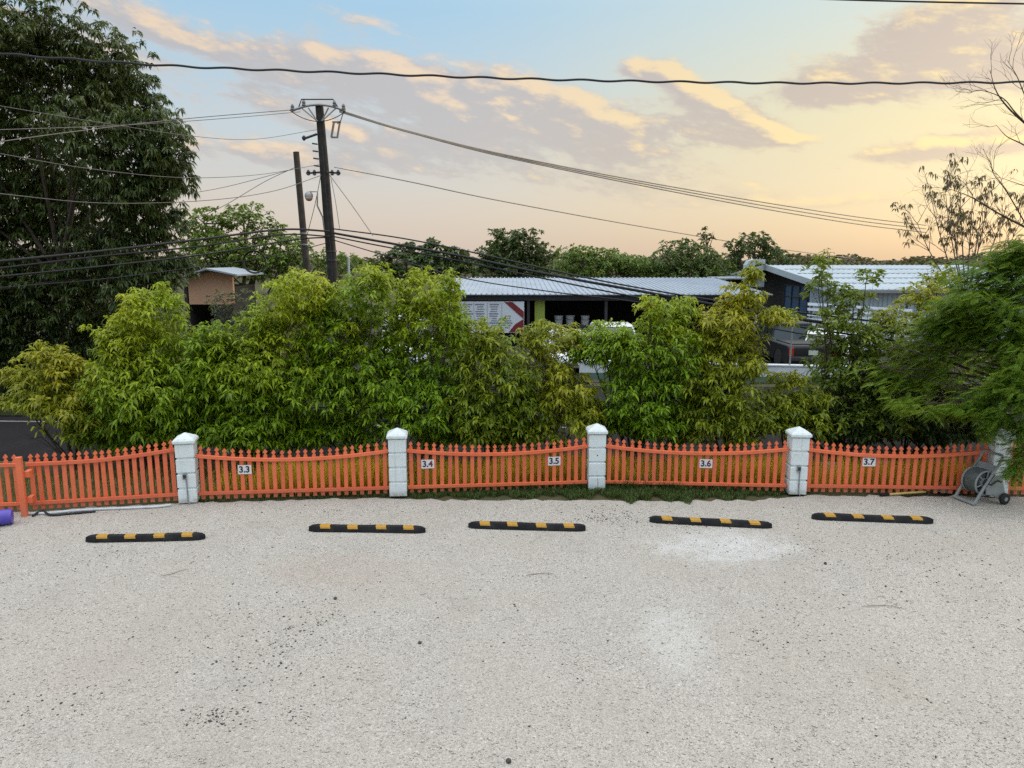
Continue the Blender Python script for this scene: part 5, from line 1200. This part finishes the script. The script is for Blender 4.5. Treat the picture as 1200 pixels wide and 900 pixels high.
# ------------------------------------------------------------------ grass and litter
def grass(name, label, pts, hmin, hmax, width, mat, seed, lean=0.5):
    rng = np.random.default_rng(seed); n = len(pts)
    a = rng.uniform(0, 2 * PI, n); ln = rng.uniform(0.1, lean, n)
    h = rng.uniform(hmin, hmax, n)
    if pts.shape[1] > 2: h = h * pts[:, 2]
    b = np.stack([pts[:, 0], pts[:, 1], np.zeros(n)], axis=1)
    dirv = np.stack([np.cos(a), np.sin(a), np.zeros(n)], axis=1); sd_ = np.stack([-np.sin(a), np.cos(a), np.zeros(n)], axis=1)
    w = (width * rng.uniform(0.6, 1.3, n))[:, None]; H = h[:, None]; up = np.array([0, 0, 1.0]); LN = ln[:, None]
    m = b + up * H * 0.6 + dirv * H * LN * 0.35; t_ = b + up * H * (1 - 0.25 * LN) + dirv * H * LN
    V = np.stack([b - sd_ * w, b + sd_ * w, m + sd_ * w * 0.7, m - sd_ * w * 0.7, t_], axis=1).reshape(-1, 3)
    o = (np.arange(n) * 5)[:, None]
    tint = np.repeat(rng.random(n), 5)
    return tag(np_mesh(name, V, [o + [0, 1, 2, 3], o + [3, 2, 4]], mat, None, tint), label, 'grass', kind='stuff')
M_grass_dark = leafmat('weed_grass', (0.022, 0.055, 0.012), (0.05, 0.095, 0.018), (0.085, 0.12, 0.025), 0.2, 0.6)
M_grass_gold = leafmat('golden_grass', (0.54, 0.38, 0.02), (0.78, 0.54, 0.03), (0.80, 0.50, 0.05), 0.45, 0.6)
M_grass_pale = leafmat('pale_verge_grass', (0.09, 0.10, 0.025), (0.20, 0.19, 0.05), (0.30, 0.26, 0.08), 0.3, 0.6)
rng = np.random.default_rng(9)
fx = lambda x: np.interp(x, [p[0] for p in FP], [p[1] for p in FP])
# front strip, thickest between the middle posts
N = 26000; x = rng.uniform(-5.6, 5.3, N); u = rng.random(N)
wid = np.interp(x, [-5.6, -4.5, -2.4, -1.2, 0.2, 1.3, 2.2, 3.0, 4.2, 4.8, 5.3], [0.14, 0.13, 0.16, 0.34, 0.42, 0.56, 0.72, 0.66, 0.40, 0.16, 0.08])
dens_ = np.interp(x, [-5.6, -4.5, -2.2, -1.2, 5.3], [0.45, 0.35, 0.5, 0.9, 0.9])
wid = wid * (1 + 0.22 * np.sin(x * 7) + 0.15 * np.sin(x * 19 + 1))
k = rng.random(N) < dens_ * wid / 0.5
x, u, wid = x[k], u[k], wid[k]
hh = np.where(u < 0.3, 1.5, 0.75) * np.interp(x, [-5.6, -2.2, 1.4, 2.4, 3.2, 4.6, 5.3], [0.5, 0.6, 0.9, 1.35, 0.9, 0.7, 0.5])
pts = np.stack([x, fx(x) - 0.02 - u * wid + 0.12, hh], axis=1)
grass('weed_strip', 'dark green weeds along the foot of the picket fence', pts, 0.06, 0.15, 0.0075, M_grass_dark, 10, 0.9)
# golden tall grass behind the fence
N = 48000; x = rng.uniform(-5.4, 8.3, N); u = rng.random(N)
pt = np.clip(0.55 + 0.5 * np.sin(x * 1.7 + 0.5) + 0.3 * np.sin(x * 4.1), 0.12, 1) * np.interp(x, [-5.4, -3.5, -1.0, 6.0, 8.3], [0.5, 0.8, 1, 1, 0.6])
k = rng.random(N) < pt
x, u = x[k], u[k]
pts = np.stack([x, fx(x) + 0.16 + u * 0.9, np.full(len(x), 1.0)], axis=1)
grass('golden_grass', 'tall golden grass growing behind the picket fence', pts, 0.20, 0.60, 0.006, M_grass_gold, 11, 0.6)
N = 14000; x = rng.uniform(-12, 10, N); y = fx(x) + 0.2 + rng.random(N) * 1.9
grass('verge_grass', 'short dull grass between the fence and the road', np.stack([x, y], axis=1), 0.05, 0.2, 0.007, M_grass_pale, 12, 0.9)
N = 16000; x = rng.uniform(-24, -3, N); y = rng.uniform(19.6, 27, N)
k = y > np.interp(x, [-24, -12.5, -4.5, -3], [19.6, 19.4, 20.7, 22])
grass('roadside_grass', 'dark grass on the far roadside under the mango tree', np.stack([x[k], y[k]], axis=1), 0.08, 0.25, 0.012, M_leaf_dark, 13, 0.9)
# pale rubble and litter glimpsed through the right hand panel
M_rubble = pmat('pale_rubble', (0.46, 0.40, 0.34), 0.85, (0.30, 0.26, 0.22), 6, 0.7)
for i, (x, y, s, lb) in enumerate(((6.1, 14.0, 0.22, 'pale broken block seen through the 3.7 panel near its left end'), (7.0, 13.9, 0.28, 'pale broken block seen through the middle of the 3.7 panel'), (7.75, 13.8, 0.24, 'pale broken block seen through the right end of the 3.7 panel'))):
    mb = MB(); r_ = random.Random(i); 
    vs = [Vector((a * s * r_.uniform(0.7, 1.2), b * s * r_.uniform(0.5, 0.9), c * s * r_.uniform(0.7, 1.3) + s * 0.5)) for a in (-.6, .6) for b in (-.5, .5) for c in (-.5, .5)]
    mb.add(vs, [(0, 1, 3, 2), (4, 6, 7, 5), (0, 4, 5, 1), (2, 3, 7, 6), (0, 2, 6, 4), (1, 5, 7, 3)])
    tag(mb.build('broken_block', M_rubble, None, bevel=0.02, loc=(x, y, 0)), lb, 'block', 'pale broken blocks behind the fence')

def bits(name, label, P, smin, smax, mat, seed, flat=0.5, cat='debris'):
    rng = np.random.default_rng(seed); n = len(P); s = smin + (smax - smin) * rng.random(n) ** 3
    base = np.array([[1, 0, 0], [0, 1, 0], [-1, 0, 0], [0, -1, 0], [0, 0, 1], [0, 0, -0.4]], float)
    a = rng.uniform(0, 2 * PI, n); ca, sa = np.cos(a), np.sin(a)
    V = base[None] * rng.uniform(0.55, 1.3, (n, 6, 3)) * s[:, None, None]
    V[:, :, 0] *= rng.uniform(0.8, 1.9, (n, 1)); V[:, :, 2] *= flat
    x = V[:, :, 0] * ca[:, None] - V[:, :, 1] * sa[:, None]; y = V[:, :, 0] * sa[:, None] + V[:, :, 1] * ca[:, None]
    V = np.stack([x + P[:, 0:1], y + P[:, 1:2], V[:, :, 2] + 0.002 + s[:, None] * 0.15], axis=2).reshape(-1, 3)
    o = (np.arange(n) * 6)[:, None]
    F = np.concatenate([o + t for t in ([0, 1, 4], [1, 2, 4], [2, 3, 4], [3, 0, 4], [1, 0, 5], [2, 1, 5], [3, 2, 5], [0, 3, 5])])
    return tag(np_mesh(name, V, [F], mat), label, cat, kind='stuff')
M_chip = pmat('dark_chip', (0.045, 0.042, 0.04), 0.9, (0.11, 0.095, 0.08), 40, 0.9, coord='World')
M_chip2 = pmat('stone_chip', (0.58, 0.53, 0.46), 0.9, (0.40, 0.36, 0.31), 45, 1.0, coord='World')
rng = np.random.default_rng(33); pl = []
for (px, py, sx, sy, n) in ((365, 737, 0.22, 0.35, 170), (305, 770, 0.25, 0.22, 120), (340, 795, 0.35, 0.3, 130), (255, 838, 0.14, 0.10, 130), (350, 840, 0.15, 0.12, 50), (325, 720, 0.5, 0.35, 120), (720, 606, 0.42, 0.20, 330), (700, 612, 0.6, 0.12, 160),
                            (690, 595, 0.5, 0.1, 60), (940, 640, 0.7, 0.4, 140), (965, 735, 0.5, 0.45, 130), (895, 750, 0.10, 0.12, 45), (830, 615, 0.8, 0.10, 160), (1060, 650, 0.8, 0.4, 150), (1140, 700, 0.5, 0.6, 160), (1000, 700, 0.8, 0.5, 90), (60, 820, 0.35, 0.2, 90), (60, 650, 1.2, 0.4, 100), (200, 625, 1.2, 0.5, 70), (400, 600, 2.0, 0.18, 160)):
    c = gnd(px, py); pl.append(np.stack([c.x + rng.normal(0, sx, n), c.y + rng.normal(0, sy, n)], axis=1))
pl.append(np.stack([rng.uniform(-8, 8, 1500), rng.uniform(4.6, 12.4, 1500)], axis=1))
P = np.concatenate(pl); P = P[P[:, 1] < fx(P[:, 0]) - 0.12]
bits('dark_chips', 'small dark stone chips and leaf crumbs strewn over the gravel', P, 0.003, 0.0145, M_chip, 34)
N = 26000; yy = 4.4 + 8.0 * rng.random(N) ** 1.5; xx = rng.uniform(-0.8, 0.8, N) * yy
P = np.stack([xx, yy], axis=1); P = P[P[:, 1] < fx(P[:, 0]) - 0.15]
bits('loose_gravel', 'loose pale stones lying on the gravel lot', P, 0.004, 0.014, M_chip2, 35, 0.7, 'gravel')
M_wood_dry = pmat('dry_wood', (0.22, 0.18, 0.13), 0.9, (0.14, 0.11, 0.08), 20, 0.7)
for i, (px, py, a, ln, lb) in enumerate(((205, 672, 25, 0.35, 'thin dry twig on the gravel below the leftmost wheel stop'), (1035, 712, -12, 0.5, 'long thin twig in the right part of the gravel lot'), (633, 674, 12, 0.4, 'curved dry twig in the middle of the gravel lot'))):
    c = gnd(px, py); r_ = random.Random(i); pts = [Vector((s * ln, 0.04 * math.sin(s * 5 + i), 0.008 + 0.01 * r_.random())) for s in np.linspace(-0.5, 0.5, 7)]
    tag(MB().tube(pts, [0.002, 0.004, 0.004, 0.004, 0.003, 0.003, 0.0015], 5).build('dry_twig', M_wood_dry, None, loc=(c.x, c.y, 0)), lb, 'twig').rotation_euler = (0, 0, R(a))
for (px, py, s, lb) in ((967, 661, 0.022, 'round dark seed pod lying on the gravel at right'), (393, 702, 0.022, 'small dark clod just below the pinkish gravel patch'), (596, 893, 0.024, 'dark clod at the bottom centre edge of the gravel'), (492, 754, 0.02, 'dark clod alone in the middle of the gravel lot')):
    c = gnd(px, py); mb = MB(); r_ = random.Random(px)
    mb.lathe([(s * 0.4, 0), (s * 0.95, s * 0.3), (s, s * 0.7), (s * 0.7, s * 1.2), (s * 0.15, s * 1.4)], Matrix.Rotation(0.2, 4, 'X'), 10)
    tag(mb.build('dark_clod', M_chip, None, 60, loc=(c.x, c.y, 0)), lb, 'clod')
